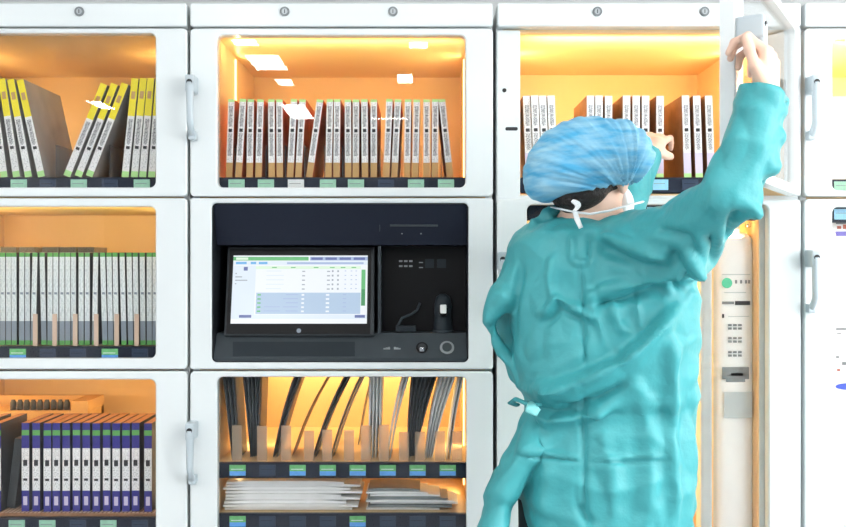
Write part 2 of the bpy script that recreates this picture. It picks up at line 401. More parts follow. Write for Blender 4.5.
Z_L3 = shelf_with_rail(LC, LO, lx0, lx1, 517, [(-42, 'cardgreen'), (17, 'cardgreen'), (47.5, 'cardgreen'), (78, 'railslot'), (108.6, 'cardgreen'), (140, 'railslot')], 0)
add_leds(LC, LO, lx0, lx1, PZ(193), PZ(33), .95, top=False)
add_leds(LC, LO, lx0, lx1, PZ(367), PZ(204), .6)
add_leds(LC, LO, lx0, lx1, PZ(527), PZ(377), .5)

# --- centre cabinet
CC, CO = make_cabinet('white centre cabinet with the touchscreen terminal and pouches below', 190, 493,
                      [(PZ(193), PZ(33)), (PZ(367), PZ(201)), (.09, PZ(374))], (285, 393), skip=(PZ(367), PZ(201)))
cx0, cx1 = edges(190, 493)
make_door(CC, CO, PX(190), PX(493), PZ(196.3), PZ(28.2), PX(217), PX(465.5), PZ(187.5), PZ(35), PZ(78))
make_door(CC, CO, PX(190), PX(493), .06, PZ(371.4), PX(217), PX(466.5), .14, PZ(377), PZ(420))
Z_C1 = shelf_with_rail(CC, CO, cx0, cx1, 177, [(236.6, 'cardgreen'), (266, 'cardgreen'), (296, 'cardwhite'), (328, 'cardgreen'), (356, 'cardgreen'), (386, 'railslot'), (416, 'cardgreen'), (446, 'cardgreen')], 0)
Z_C2 = shelf_with_rail(CC, CO, cx0, cx1, 462, [(237.7, 'gb'), (267.5, 'railslot'), (297.7, 'gb'), (327.8, 'gb'), (357.7, 'gb'), (387.8, 'gb'), (417.6, 'gb'), (447.7, 'gb')], 0)
Z_C3 = shelf_with_rail(CC, CO, cx0, cx1, 513, [(237.7, 'gb'), (267.5, 'railslot'), (297.7, 'railslot'), (327.8, 'railslot'), (357.7, 'gb'), (387.8, 'railslot'), (417.6, 'railslot'), (447.7, 'railslot')], 0)
add_leds(CC, CO, cx0, cx1, PZ(193), PZ(33), .5)
add_leds(CC, CO, cx0, cx1, PZ(513), PZ(374), .75, top=False)
area('cabinet_led', ((cx0 + cx1) / 2, .52, PZ(376)), (math.radians(20), 0, 0), .6, .02, 1.0, (1, .74, .34))

# --- third cabinet with the open door
RC, RO = make_cabinet('white cabinet with its upper door standing open behind the person', 497, 801,
                      [(PZ(193), PZ(30)), (.09, PZ(204))], (597, 704), .063, .10)
rx0, rx1 = edges(497, 801, .063, .10)
st = MB(); slab(st, (PX(497.5), PX(521), PZ(196.3), PZ(28.2)), .004, .02, CF, M['white'], .002); st.build('front_stile', RC, RO)
st = MB(); st.disc((PX(505), PZ(89)), .0055, .0185, .0205, M['dark'], 14); st.build('latch_hole', RC, RO)
st = MB(); slab(st, (PX(506), PX(518.5), PZ(129.5), PZ(126)), .004, .0185, .0205, M['dark'], .0005)
st.build('latch_slot', RC, RO)
st = MB(); slab(st, (PX(497.5), PX(801), PZ(204.6), PZ(195)), .003, .02, CF, M['white'], .002); st.build('cross_rail', RC, RO)
make_door(RC, RO, PX(497), PX(801), PZ(196.3), PZ(28.2), PX(524), PX(773), PZ(187.5), PZ(35), PZ(85), math.radians(60))
make_door(RC, RO, PX(497), PX(801), .06, PZ(199), PX(527), PX(769), .14, PZ(204.5), PZ(252))
Z_R1 = shelf_with_rail(RC, RO, rx0, rx1, 177, [(534, 'cardcyan'), (566, 'railslot'), (598, 'cardcyan'), (628, 'railslot'), (660, 'cardcyan'), (690, 'railslot'), (722, 'cardcyan')], 0)
Z_R2 = shelf_with_rail(RC, RO, rx0, rx1, 204.5, [(655, 'cardcyan'), (687, 'railslot')], 0, shelf=False)
h = MB(); h.tube([(PX(746, .1), .10, PZ(225, .1)), (rx1, .10, PZ(225, .1))], .008, M['chrome'], 10)
h.build('hanging_bar', RC, RO)
h = MB(); h.box(rx1 - .006, rx1 + .001, .2, .3, PZ(89, .25), PZ(86, .25), M['handle']); h.build('shelf_peg', RC, RO)
add_leds(RC, RO, rx0, rx1, PZ(193), PZ(30), .8)
add_leds(RC, RO, rx0, rx1, .45, PZ(220), .9)

# --- right cabinet, mostly outside the frame
EC, EO = make_cabinet('white cabinet cut off by the right edge of the photo', 804.5, 1108, [(PZ(193), PZ(33)), (.09, PZ(204))], (901, 1009))
ex0, ex1 = edges(804.5, 1108)
make_door(EC, EO, PX(804.5), PX(1108), PZ(196.3), PZ(28.2), PX(832.5), PX(1080), PZ(190.5), PZ(39), PZ(78))
make_door(EC, EO, PX(804.5), PX(1108), .06, PZ(199), PX(832.5), PX(1080), .14, PZ(207), PZ(250))
shelf_with_rail(EC, EO, ex0, ex1, 179, [(842, 'cardgreen'), (876, 'cardgreen')], 0)
shelf_with_rail(EC, EO, ex0, ex1, 206.5, [(842, 'cardcyan')], 0, shelf=False)
add_leds(EC, EO, ex0, ex1, PZ(193), PZ(33), 1.6)
add_leds(EC, EO, ex0, ex1, .45, PZ(220), 1.2)

# ------------------------------------------------------------------ terminal
tx0, tx1 = PX(190), PX(493)
TO = ((tx0 + tx1) / 2, 0, PZ(369.3))
TT = thing('dispensing_terminal', 'black touchscreen terminal recessed in the centre cabinet', 'terminal', TO)
f = MB(); frame(f, (tx0, tx1, PZ(369.3), PZ(198.2)), .006, (PX(211.5), PX(468.5), PZ(362.5), PZ(203)), .014, 0, .03, M['white']); f.build('front_panel', TT, TO)
f = MB(); frame(f, (PX(205), PX(475), PZ(366), PZ(200.5)), .014, (PX(212.5), PX(467.5), PZ(361.5), PZ(204)), .013, .006, .20, M['housing'], .003)
f.box(PX(206), PX(474), .185, .20, PZ(365), PZ(201), M['housing']); f.build('housing', TT, TO)
# hood: slanted face that recedes towards the screen
def prism(mb, prof, x0, x1, m):
    n = len(prof); vs = [(x0, y, z) for y, z in prof] + [(x1, y, z) for y, z in prof]
    fs = [list(range(n))[::-1], [n + k for k in range(n)]] + [[k, (k + 1) % n, n + (k + 1) % n, n + k] for k in range(n)]
    return mb.add(vs, fs, m)
hx0, hx1 = PX(212.8), PX(467.2)
f = MB(); prism(f, [(.010, PZ(204.2)), (.052, PZ(245, .05)), (.18, PZ(245, .05)), (.18, PZ(204.2))], hx0, hx1, M['navy']); hd = f.build('hood', TT, TO)
f = MB(); f.box(PX(379.4, .03), PX(380, .03), .0295, .032, PZ(231.5, .03), PZ(224.5, .03), M['ledge']); f.box(PX(390, .03), PX(438, .03), .030, .036, PZ(226.5, .03), PZ(224.5, .03), M['ledge'], .0006)
for a in (402, 421):
    x = PX(a, .04); z = PZ(233, .035)
    f.add([(x - .005, .0385, z + .004), (x + .005, .0385, z + .004), (x, .0405, z - .004)], [[0, 1, 2]], M['inkgrey'])
f.build('printed_mark', hd, TO)
# ledge
f = MB(); prism(f, [(.0085, PZ(361.3)), (.0085, PZ(358)), (.050, PZ(333, .05)), (.18, PZ(333, .05)), (.18, PZ(361.3))], hx0, hx1, M['ledge'])
lg = f.build('ledge', TT, TO)
def on_ledge(px, py):   # point on the slanted ledge face
    t = (358 - py) / 25.0; y = .0085 + .0415 * t; return Vector((PX(px, y), y, PZ(py, y)))
f = MB()
c4 = [on_ledge(233, 356.5), on_ledge(355, 356.5), on_ledge(355, 342), on_ledge(233, 342)]
nrm = Vector((0, -.84, .54))
vs = [p + nrm * .0015 for p in c4] + c4
f.add(vs, [[0, 1, 2, 3], [0, 1, 5, 4], [1, 2, 6, 5], [2, 3, 7, 6], [3, 0, 4, 7]], M['ledge2']); f.build('keyboard_flap', TT, TO)
f = MB()
for s in (-1, 1):
    for k in range(3):
        c = on_ledge(392 + s * (3 + 2.2 * k), 349) + nrm * .0008; hh = .0052 - .0014 * k
        f.box(-.003, .003, -.0006, .0004, -hh, hh, M['inkgrey'], mtx=Matrix.Translation(c))
f.build('card_reader_mark', TT, TO)
def button(px, py, r, m, m2, name):
    c = on_ledge(px, py); q = nrm.to_track_quat('Z', 'Y').to_matrix().to_4x4(); q.translation = c
    mb = MB(); n = 20
    for rr, z0, z1, mm in ((r, -.002, .004, m), (r * .68, .004, .006, m2)):
        vs = [q @ Vector((rr * math.cos(2 * math.pi * k / n), rr * math.sin(2 * math.pi * k / n), z)) for z in (z0, z1) for k in range(n)]
        mb.add(vs, [[n + k for k in range(n)], list(range(n))[::-1]] + [[k, (k + 1) % n, n + (k + 1) % n, n + k] for k in range(n)], mm)
    return mb.build(name, TT, TO)
button(447, 348, .019, M['inkgrey'], M['ledge'], 'push_button')
bt = button(422, 348, .016, M['bezel'], M['dark'], 'fingerprint_reader')
c = on_ledge(422, 351) + nrm * .0068
MB().box(-.006, .006, -.001, .001, -.004, .006, M['chrome'], .0008, mtx=Matrix.Translation(c)).build('sensor_window', bt, TO)
# monitor, tilted back
mw, mh = .400, .243
Rm = Matrix.Translation(Vector((PX(299.5, .045), .058, PZ(291, .05)))) @ Matrix.Rotation(math.radians(-13), 4, 'X')
f = MB(); f.box(-mw / 2, mw / 2, 0, .03, -mh / 2, mh / 2, M['moniframe'], .004, mtx=Rm)
f.box(-mw / 2 + .006, mw / 2 - .010, -.002, .002, -mh / 2 + .004, mh / 2 - .006, M['bezel'], .001, mtx=Rm); mo = f.build('monitor', TT, TO)
def emi(name, col, s=1.0): return mat(name, (.02, .02, .02), .25, emit=col, estr=s * .84)
E = dict(w=emi('screen_white', (.86, .91, .96)), p=emi('screen_pale', (.73, .83, .93)), b=emi('screen_blue_row', (.42, .57, .76)), g=emi('screen_green', (.10, .48, .16)),
         lg=emi('screen_palegreen', (.70, .90, .70)), n=emi('screen_navy', (.09, .13, .38)), c=emi('screen_azure', (.12, .42, .80)), t=emi('screen_text', (.33, .38, .45)),
         lb=emi('screen_bluebar', (.36, .47, .72)), dg=emi('screen_darkgreen', (.02, .28, .08)))
sw, sh = .364, .187
f = MB()
def sr(u0, u1, v0, v1, k, lift):   # rectangle on the screen; u from the left, v from the top, 0..1
    y = -.0022 - lift * .00015
    vs = [Rm @ Vector((-.001 + sw * (u - .5), y, .004 + sh * (.5 - v))) for u, v in ((u0, v1), (u1, v1), (u1, v0), (u0, v0))]
    f.add(vs, [[0, 1, 2, 3]], E[k])
sr(0, 1, 0, 1, 'w', 0); sr(0, .56, .02, .075, 'g', 1); sr(.02, .11, .03, .065, 'lg', 2); sr(.57, 1, .02, .075, 'lb', 1)
for k in range(4): sr(.58 + k * .105, .665 + k * .105, .03, .065, 'n', 2)
sr(0, 1, .085, .14, 'p', 1); sr(.02, .10, .095, .13, 'c', 2); sr(.13, .17, .095, .13, 'c', 2); sr(.19, .255, .095, .13, 'c', 2); sr(.4, .97, .10, .13, 'lb', 2)
sr(0, .17, .15, .93, 'p', 1); sr(.08, .11, .17, .225, 'n', 2); sr(.17, .95, .16, .20, 'lg', 1)
for k in (0, 1, 2, 3): sr(.02, .03 + .04 * ((k * 7) % 3), .26 + k * .05, .275 + k * .05, 't', 2)
sr(.18, .95, .55, .86, 'b', 1); sr(.17, 1, .87, .93, 'p', 1); sr(.06, .15, .875, .915, 'n', 2); sr(.91, .985, .875, .915, 'n', 2)
sr(.955, .985, .21, .74, 'g', 2); sr(.955, .985, .5, .74, 'dg', 3)
for r_ in range(5):
    v = .225 + r_ * .065
    sr(.25, .25 + (.11 if r_ in (0, 4) else .13), v, v + .012, 'p', 2)
    for u in (.515, .70): sr(u, u + .022, v + .003, v + .020, 't', 2)
    for u in (.735, .775): sr(u, u + .013, v - .005, v + .022, 't', 2)
    for u in (.83, .875, .91): sr(u, u + .012, v, v + .01, 'lb', 2)
    v = .57 + r_ * .06
    sr(.19, .215, v, v + .022, 'g', 2)
    sr(.40 - .02 * (r_ % 2), .49, v, v + .014, 'lb', 2); sr(.515, .535, v, v + .025, 'w', 2); sr(.695, .72, v, v + .025, 'w', 2); sr(.82, .845, v, v + .014, 'lb', 2)
    if r_ > 2: sr(.24, .36, v, v + .012, 'lb', 2)
for u in (.29, .43, .60, .72, .80, .88): sr(u, u + .035, .172, .186, 'g', 2)
f.build('screen', mo, TO, recalc=False)
f = MB(); f.disc((0, 0), .006, -.0028, -.002, M['steel'], 16); f.v = [tuple(Rm @ (Vector(v) + Vector((0, 0, -mh / 2 + .013)))) for v in f.v]; f.build('home_button', mo, TO)
# right bay of the terminal
f = MB(); f.box(PX(379.5, .05), PX(467, .05), .11, .18, PZ(333, .1), PZ(246, .1), M['bezel']); f.box(PX(377.8, .03), PX(380.6, .03), .04, .12, PZ(333, .05), PZ(246, .05), M['ledge'])
f.build('side_bay', TT, TO)
f = MB()
for k in range(3):
    for r_ in range(2):
        f.box(PX(399 + k * 5, .11), PX(402.5 + k * 5, .11), .1088, .1102, PZ(267 - 5 * r_, .11), PZ(265.2 - 5 * r_, .11), M['inkgrey'])
for k in range(2): f.box(PX(419, .11), PX(423, .11), .1088, .1102, PZ(268 - 5 * k, .11), PZ(267 - 5 * k, .11), M['inkgrey'])
for k in range(2): f.box(PX(425 + 12 * k, .11), PX(434 + 12 * k, .11), .1085, .1102, PZ(268, .11), PZ(259, .11), M['ledge2'])
f.build('status_lights', TT, TO)
f = MB(); f.tube([W(397, 327, 2.56), W(402, 318, 2.57), W(412, 314, 2.58), W(417, 310, 2.59), W(420, 303, 2.60)], .0035, M['ledge'], 8)
f.box(PX(396, .07), PX(416, .07), .055, .085, PZ(331.5, .07), PZ(325.5, .07), M['ledge2'], .002); f.build('cable', TT, TO)
# scanner in its cradle
zl = PZ(332.9, .05)
so = (PX(443, .078), .078, zl + .0004)
S = thing('barcode_scanner', 'black handheld scanner with a white lens standing right of the touchscreen', 'scanner', so)
f = MB(); f.tube([(0, 0, 0), (0, 0, .012), (0, .002, .04), (0, 0, .075), (0, -.004, .095), (0, -.004, .104)], [.028, .027, .023, .024, .019, .008], M['ledge2'], 16); f.build('body', S)
f = MB(); f.tube([(0, -.018, .052), (0, -.034, .060)], [.012, .013], M['bezel'], 14); f.box(-.0085, .0085, -.038, -.033, .050, .076, M['boxwhite'], .003); f.build('lens', S)
f = MB(); f.tube([(0, 0, 0), (0, 0, .006)], [.0295, .028], M['ledge'], 18); f.build('cradle', S)

# ------------------------------------------------------------------ cartons
def carton(name, w, h, d, bands, side, top, label_zone, lab_mat, dot=None):
    """standing carton, origin at the bottom of its front; coloured bands on the spine, its label a part"""
    mb = MB(); b = .0008
    zs = [bb[0] * h for bb in bands] + [h]
    mb.add([(-w / 2, 0, 0), (-w / 2, d, 0), (-w / 2, d, h), (-w / 2, 0, h)], [[0, 1, 2, 3]], side)
    mb.add([(w / 2, 0, 0), (w / 2, d, 0), (w / 2, d, h), (w / 2, 0, h)], [[3, 2, 1, 0]], side)
    mb.add([(-w / 2, d, 0), (w / 2, d, 0), (w / 2, d, h), (-w / 2, d, h)], [[0, 1, 2, 3]], side)
    mb.add([(-w / 2, 0, h), (w / 2, 0, h), (w / 2, d, h), (-w / 2, d, h)], [[0, 1, 2, 3]], top)
    mb.add([(-w / 2, 0, 0), (w / 2, 0, 0), (w / 2, d, 0), (-w / 2, d, 0)], [[3, 2, 1, 0]], side)
    for i, bb in enumerate(bands):
        z0, z1 = zs[i], zs[i + 1]
        mb.add([(-w / 2, 0, z0), (w / 2, 0, z0), (w / 2, 0, z1), (-w / 2, 0, z1)], [[0, 1, 2, 3]], bb[1])
    o = mb.build(name, None, recalc=False)
    a, c = label_zone; l = MB(); ww = w * .43
    l.box(-ww, ww, -.0008, .0002, a * h, c * h, lab_mat)
    if dot:
        for zf, m, hh in dot: l.box(-w * .26, w * .26, -.0014, -.0008, zf * h - hh, zf * h + hh, m)
    l.build('spine_label', o)
    return o
def place_cartons(proto, w, spots, zs, ybase, lab, cat, group, ppy, htop):
    """spots: (bottom column, top column) in the photo; the first uses the prototype itself"""
    for i, sp in enumerate(spots):
        pb, pt = sp[0], sp[1]; y = ybase + random.uniform(0, .008)
        xb, xt = PX(pb, y), PX(pt, y); a = math.asin(max(-.6, min(.6, (xt - xb) / htop)))
        loc = (xb, y, zs + w / 2 * abs(math.sin(a)) + .0005)
        if i == 0:
            o = proto; o.location = loc; o.rotation_euler = (0, a, 0)
        else: o = dup(proto, loc, (0, a, 0))
        lean = '' if abs(a) < .06 else (', leaning right' if a > 0 else ', leaning left')
        tag(o, lab(i, lean), cat, group)

def h_of(pt, pb, y): return (pb - pt) * (CAM_D + y) / FOC
# yellow-topped cartons
hY = h_of(77, 176.5, .06)
bands = [(0, M['lime']), (.06, M['boxwhite']), (.62, M['yellow'])]
pr = carton('yellow_topped_carton', 0.0188, hY, .26, bands, M['greycard'], M['yellow'], (.09, .60), M['print'], [(.30, M['ink'], .004), (.46, M['text'], .034), (.83, M['tan'], .010)])
place_cartons(pr, .0188, [(-62, -62), (-52, -52), (4, -9), (16.5, 1.5), (28.5, 10.5), (41.5, 20), (66.6, 103.9), (78, 114.5), (89, 125), (125, 135), (134.2, 143.3), (142.6, 150.8), (151.5, 159)], Z_L1, .06,
              lambda i, l: f"{ORD[i]} yellow-topped white carton from the left on the left cabinet's top shelf{l}", 'carton', 'yellow-topped cartons', 176.5, hY)
# grey cartons with green ends
hG = h_of(252, 344.5, .06)
bands = [(0, M['green']), (.05, M['steel']), (.26, M['spinegrey']), (.955, M['green'])]
pr = carton('grey_carton', .0138, hG, .28, bands, M['darkcard'], M['green'], (.27, .94), M['print_soft'], [(.56, M['steel'], .003)])
gx = [(-18, -18), (-10, -10), (-3.2, -3.2), (2.7, 2.5), (8.5, 8.5), (14.2, 13.8), (21.6, 21.8), (27.4, 27.4), (33, 35), (44, 42), (50, 50), (55.8, 55.8), (62, 62), (67.8, 67.8), (73.4, 73.4), (81.1, 81.1), (87.2, 87.2),
      (94.4, 95.8), (105, 102.5), (110.8, 109), (116.4, 115), (124, 122), (130.8, 129), (136.4, 135.2), (143, 142.2), (149.3, 149.3), (155, 155)]
place_cartons(pr, .0138, gx, Z_L2, .06, lambda i, l: f"{ORD[i]} slim grey carton with green ends from the left, left cabinet's middle shelf{l}", 'carton', 'slim grey cartons', 344.5, hG)
bk = carton('dark_topped_carton', .048, PZ(247.3, .40) - Z_L2, .12, [(0, M['greycard']), (.94, M['darkcard'])], M['greycard'], M['darkcard'], (.2, .7), M['print_soft'])
for i, p in enumerate((8, 27, 50, 68, 86)):
    o = bk if i == 0 else dup(bk, (0, 0, 0))
    o.location = (PX(p, .4), .40, Z_L2 + .0005)
    tag(o, f"{ORD[i]} black-topped carton from the left behind the slim grey cartons", 'carton', 'black-topped cartons in the back row')
# blue cartons
hB = h_of(423, 511.5, .06)
bands = [(0, M['blue']), (.235, M['boxwhite']), (.715, M['blue']), (.86, M['green']), (.92, M['blue'])]
pr = carton('blue_carton', .0205, hB, .17, bands, M['darkcard'], M['kraft'], (.24, .71), M['print'], [(.55, M['ink'], .008), (.36, M['ink'], .003), (.12, M['lilac'], .012)])
place_cartons(pr, .0205, [(-20, -20), (-3, -3)] + [(p, p) for p in (25.4, 36.2, 47.3, 56.3, 66.2, 76.4, 86.2, 96.3, 106.6, 116.2, 126, 135.6, 148)], Z_L3 + .008, .06,
              lambda i, l: f"{ORD[i]} violet-blue carton from the left on the left cabinet's bottom shelf{l}", 'carton', 'violet-blue cartons', 511.5, hB)
f = MB()
f.box(lx0 + .002, lx1 - .002, .052, .40, Z_L3 - .001, Z_L3 + .007, M['kraft'])
for k in range(60):
    x = lx0 + .01 + k * (lx1 - lx0 - .02) / 60
    f.box(x, x + .006, .053, .395, Z_L3 + .007, Z_L3 + .008, M['pegtan'])
f.build('ribbed_mat', LC, LO)
# dark carton leaning at the far left of the bottom shelf
D = MB(); D.box(-.012, .012, 0, .15, 0, .19, M['darkcard'], .002); o = D.build('dark_carton')
MB().box(.012, .0128, .03, .13, .05, .15, M['greycard']).build('side_label', o)
o.location = (PX(10.5, .09), .09, Z_L3 + .0115); o.rotation_euler = (0, math.radians(7), 0); tag(o, 'dark carton with a grey side label, left of the violet-blue cartons', 'carton')
# kraft tray at the back with a row of dark vials
zt_ = Z_L3 + .0085; tw0, tw1 = PX(-30, .30), PX(88, .30); ztop = PZ(401, .30)
t = thing('cardboard_tray', 'kraft cardboard tray at the back of the left bottom shelf', 'tray', ((tw0 + tw1) / 2, .30, zt_))
f = MB(); f.box(tw0, tw1, .30, .44, zt_, ztop - .03, M['tan'], .002); f.box(tw0, tw1, .42, .44, zt_, ztop, M['tan'], .001)
f.box(PX(71, .3), tw1, .30, .42, ztop - .03, ztop, M['tan'], .001); f.build('tray_body', t, ((tw0 + tw1) / 2, .30, zt_))
for k in range(9):
    f = MB(); f.tube([(0, 0, 0), (0, 0, .022), (0, 0, .027), (0, 0, .03)], [.009, .009, .006, .006], M['darkcard'], 12)
    o = f.build('dark_vial') if k == 0 else dup(v0, (0, 0, 0))
    if k == 0: v0 = o
    o.location = (PX(14 + k * 6.7, .33), .325, ztop - .03 + .0003); tag(o, f"{ORD[k]} small black vial from the left standing in the kraft tray", 'vial', 'vials in the kraft tray')

# white cartons with tan feet, centre cabinet
hW = h_of(98, 176.5, .06)
bands = [(0, M['tan']), (.19, M['boxwhite']), (.965, M['lime'])]
pr = carton('white_spined_carton', .0175, hW, .24, bands, M['redcard'], M['lime'], (.20, .96), M['print'], [(.60, M['ink'], .0042), (.42, M['text'], .030), (.78, M['text'], .028)])
wx = [(229, 231.4), (238.4, 243), (249.5, 250.8), (258.4, 260.6), (271.7, 271.3), (279.8, 279.4), (290, 294), (298.2, 302.7), (309.2, 320.1), (328.4, 330), (336.5, 337.2), (348.2, 347.8), (355.8, 356), (365, 364.4), (373.8, 373.8),
      (386.2, 389.5), (394.2, 398), (407, 408), (415.2, 416.8), (426.6, 426.6), (434.9, 435.3), (450, 441.9)]
place_cartons(pr, .0175, wx, Z_C1, .06, lambda i, l: f"{ORD[i]} white-spined carton from the left on the centre cabinet's top shelf{l}", 'carton', 'white-spined cartons in the centre', 176.5, hW)
# acrylic dividers between them
for p in (235, 266, 285.2, 304.6, 324.5, 342.7, 380, 401, 421, 441.4):
    MB().box(PX(p, .07) - .001, PX(p, .07) + .001, .07, .30, Z_C1, Z_C1 + .088, M['acryl']).build('divider', CC, CO)
for p in (35, 54.5, 75, 96, 116.5, 136.5):
    MB().box(PX(p, .052) - .006, PX(p, .052) + .006, .0515, .056, Z_L2 - .001, Z_L2 + .085, M['pegtan'], .001).build('divider', LC, LO)
for p in (56, 110):
    MB().box(PX(p, .07) - .001, PX(p, .07) + .001, .07, .30, Z_L1, Z_L1 + .09, M['acryl']).build('divider', LC, LO)
# cartons in the open compartment
hR = h_of(94.5, 176.5, .06)
bands = [(0, M['lime']), (.05, M['lilac']), (.32, M['boxwhite'])]
pr = carton('white_carton', .0200, hR, .22, bands, M['kraft'], M['boxwhite'], (.30, .98), M['print'], [(.58, M['ink'], .0045), (.44, M['text'], .022), (.76, M['text'], .028)])
rxs = [(529.5, 526.5), (537.5, 534.5), (546, 542.5), (554, 551), (590.5, 590.5), (599, 599), (608.6, 608.6), (626.5, 626.5), (636.2, 636.2), (645.6, 645.6), (660, 660), (687.8, 685.4), (699.4, 696.6), (711.4, 708.5)]
place_cartons(pr, .0200, rxs, Z_R1, .06, lambda i, l: f"{ORD[i]} white carton from the left in the open cabinet compartment{l}", 'carton', 'white cartons in the open compartment', 176.5, hR)

# ------------------------------------------------------------------ pouches
def pouch(name, p_top, p_bot, zt, zb, y0, dep, th, m, curve=0.0):
    """thin sealed pouch standing on edge and leaning; columns are at its front edge"""
    xb, xt = PX(p_bot, y0), PX(p_top, y0); n = 8; mb = MB(); vs = []; fs = []
    org = Vector((xb, y0, zb))
    for i in range(n + 1):
        t = i / n; x = xb + (xt - xb) * t + curve * math.sin(math.pi * t); z = zb + (zt - zb) * t
        e = th * (.34 + .64 * min(1, t * 1.15))
        for (dy, sx) in ((0, 0), (.012, 1), (dep - .012, 1), (dep, 0)):
            vs.append((x - e / 2 * max(sx, .25), y0 + dy, z)); vs.append((x + e / 2 * max(sx, .25), y0 + dy, z))
    ring = [0, 2, 4, 6, 7, 5, 3, 1]
    for i in range(n):
        for k in range(8):
            a, b = ring[k], ring[(k + 1) % 8]; fs.append([i * 8 + a, i * 8 + b, (i + 1) * 8 + b, (i + 1) * 8 + a])
    fs.append(ring); fs.append([n * 8 + r for r in ring][::-1])
    mb.add(vs, fs, m); return mb.build(name, None, org), org
PP = []   # (top col, bottom col, depth start, material, thickness, curve)
def bundle(t0, t1, b0, b1, n, m, y0, th=.0042, curve=0.0):
    for k in range(n):
        u = k / max(1, n - 1) if n > 1 else .5
        PP.append((t0 + (t1 - t0) * u, b0 + (b1 - b0) * u, y0 + .004 * k, M[m], th, curve))
bundle(223, 232, 232, 238.5, 3, 'pouchdark', .07, .010)
bundle(243, 260, 250.5, 258, 5, 'pouchdark', .10, .0098)
bundle(297, 302, 273, 277, 2, 'pouchdark', .10, .0112, -.006)
bundle(332, 332, 292, 292, 1, 'pouchbrown', .12, .007, -.010)
bundle(348, 352, 312.5, 315.5, 2, 'pouchdark', .10, .009, -.008)
bundle(363.5, 366.5, 330.5, 333.5, 2, 'pouchmid', .11, .0072, -.008)
bundle(375, 375, 358, 358, 1, 'pouchdark', .27, .007, -.005)
bundle(370.5, 381, 368.5, 379, 4, 'pouchlight', .08, .0092)
bundle(405, 409, 387, 390, 2, 'pouchlight', .08, .0095, -.006)
bundle(414, 437, 407.5, 415, 6, 'pouchdark', .10, .0115, -.004)
bundle(443, 456, 425.5, 432, 4, 'pouchlight', .08, .0105, -.006)
bundle(461, 464, 447, 450, 2, 'pouchlight', .07, .007, -.004)
PP.sort(key=lambda q: q[1])
CN = {'pouch_dark': 'dark grey', 'pouch_mid': 'mid grey', 'pouch_light': 'pale grey', 'pouch_brown': 'brown'}
for i, (a, b, y0, m, th, cv) in enumerate(PP):
    o, org = pouch('sterile_pouch', a, b, PZ(371, .1), Z_C2 + .0006, y0, .13, th, m, cv); o.location = org
    tag(o, f"{ORD[i]} pouch from the left standing on the centre cabinet's lower shelf, {CN[m.name]}", 'pouch', 'pouches standing on edge')
for p in (237, 262, 286, 309, 327, 349, 366, 384, 404, 420, 440, 457):
    MB().box(PX(p, .06) - .0135, PX(p, .06) + .0135, .060, .062, Z_C2 - .001, Z_C2 + .085 + random.uniform(-.012, .012), M['acrylp'], .0005).build('divider', CC, CO)
def flat_pouch(x0, x1, z, th, y0, dep, m, seed, taper=0.0):
    rnd = random.Random(seed); nx, ny = 14, 4; vs = []; fs = []
    def bump(i, j): return .004 * math.sin(i * .9 + seed) * (j / ny) * .6
    for s in (0, 1):
        for i in range(nx + 1):
            for j in range(ny + 1):
                u = i / nx; v = j / ny; e = th * (.5 + .5 * min(1, 4 * min(u + .04, 1.04 - u))) * (1 - taper * u)
                vs.append((x0 + (x1 - x0) * u, y0 + dep * v, z + (e if s else 0)))
    q = lambda s, i, j: s * (nx + 1) * (ny + 1) + i * (ny + 1) + j
    for i in range(nx):
        for j in range(ny):
            fs.append([q(1, i, j), q(1, i + 1, j), q(1, i + 1, j + 1), q(1, i, j + 1)]); fs.append([q(0, i, j), q(0, i, j + 1), q(0, i + 1, j + 1), q(0, i + 1, j)])
    for i in range(nx):
        fs.append([q(0, i, 0), q(0, i + 1, 0), q(1, i + 1, 0), q(1, i, 0)]); fs.append([q(0, i, ny), q(1, i, ny), q(1, i + 1, ny), q(0, i + 1, ny)])
    for j in range(ny):
        fs.append([q(0, 0, j), q(1, 0, j), q(1, 0, j + 1), q(0, 0, j + 1)]); fs.append([q(0, nx, j), q(0, nx, j + 1), q(1, nx, j + 1), q(1, nx, j)])
    org = (x0, y0, z); mb = MB(); mb.add(vs, fs, m); o = mb.build('flat_pouch', None, org); o.location = org; return o
z = Z_C3 + .0005; NW = 9
for k in range(NW):
    th = .0082; L = PX(224 + random.uniform(-2, 3), .07); R_ = PX([352, 358, 346, 360, 341, 362, 350, 360, 344][k], .07)
    o = flat_pouch(L, R_, z, th, .065 + random.uniform(0, .012), .12, M['pouchwhite'], k); z += th + .0006
    o.rotation_euler = (0, 0, 0)
    tag(o, f"{ORD[NW - 1 - k]} from the top of the stacked white pouches under the lower shelf", 'pouch', 'stacked white pouches')
z = Z_C3 + .0005; NG = 8
for k in range(NG):
    th = .0068; L = PX(366 + (k % 3) * 2, .07); R_ = PX([440, 452, 458, 455, 448, 440, 428, 420][k], .07)
    o = flat_pouch(L, R_, z, th, .065 + random.uniform(0, .02), .11, M['pouchmid' if k % 3 == 1 else 'pouchlight'], 20 + k, .25); z += th + .0006
    tag(o, f"{ORD[NG - 1 - k]} from the top of the stacked grey pouches right of the white stack", 'pouch', 'stacked grey pouches')

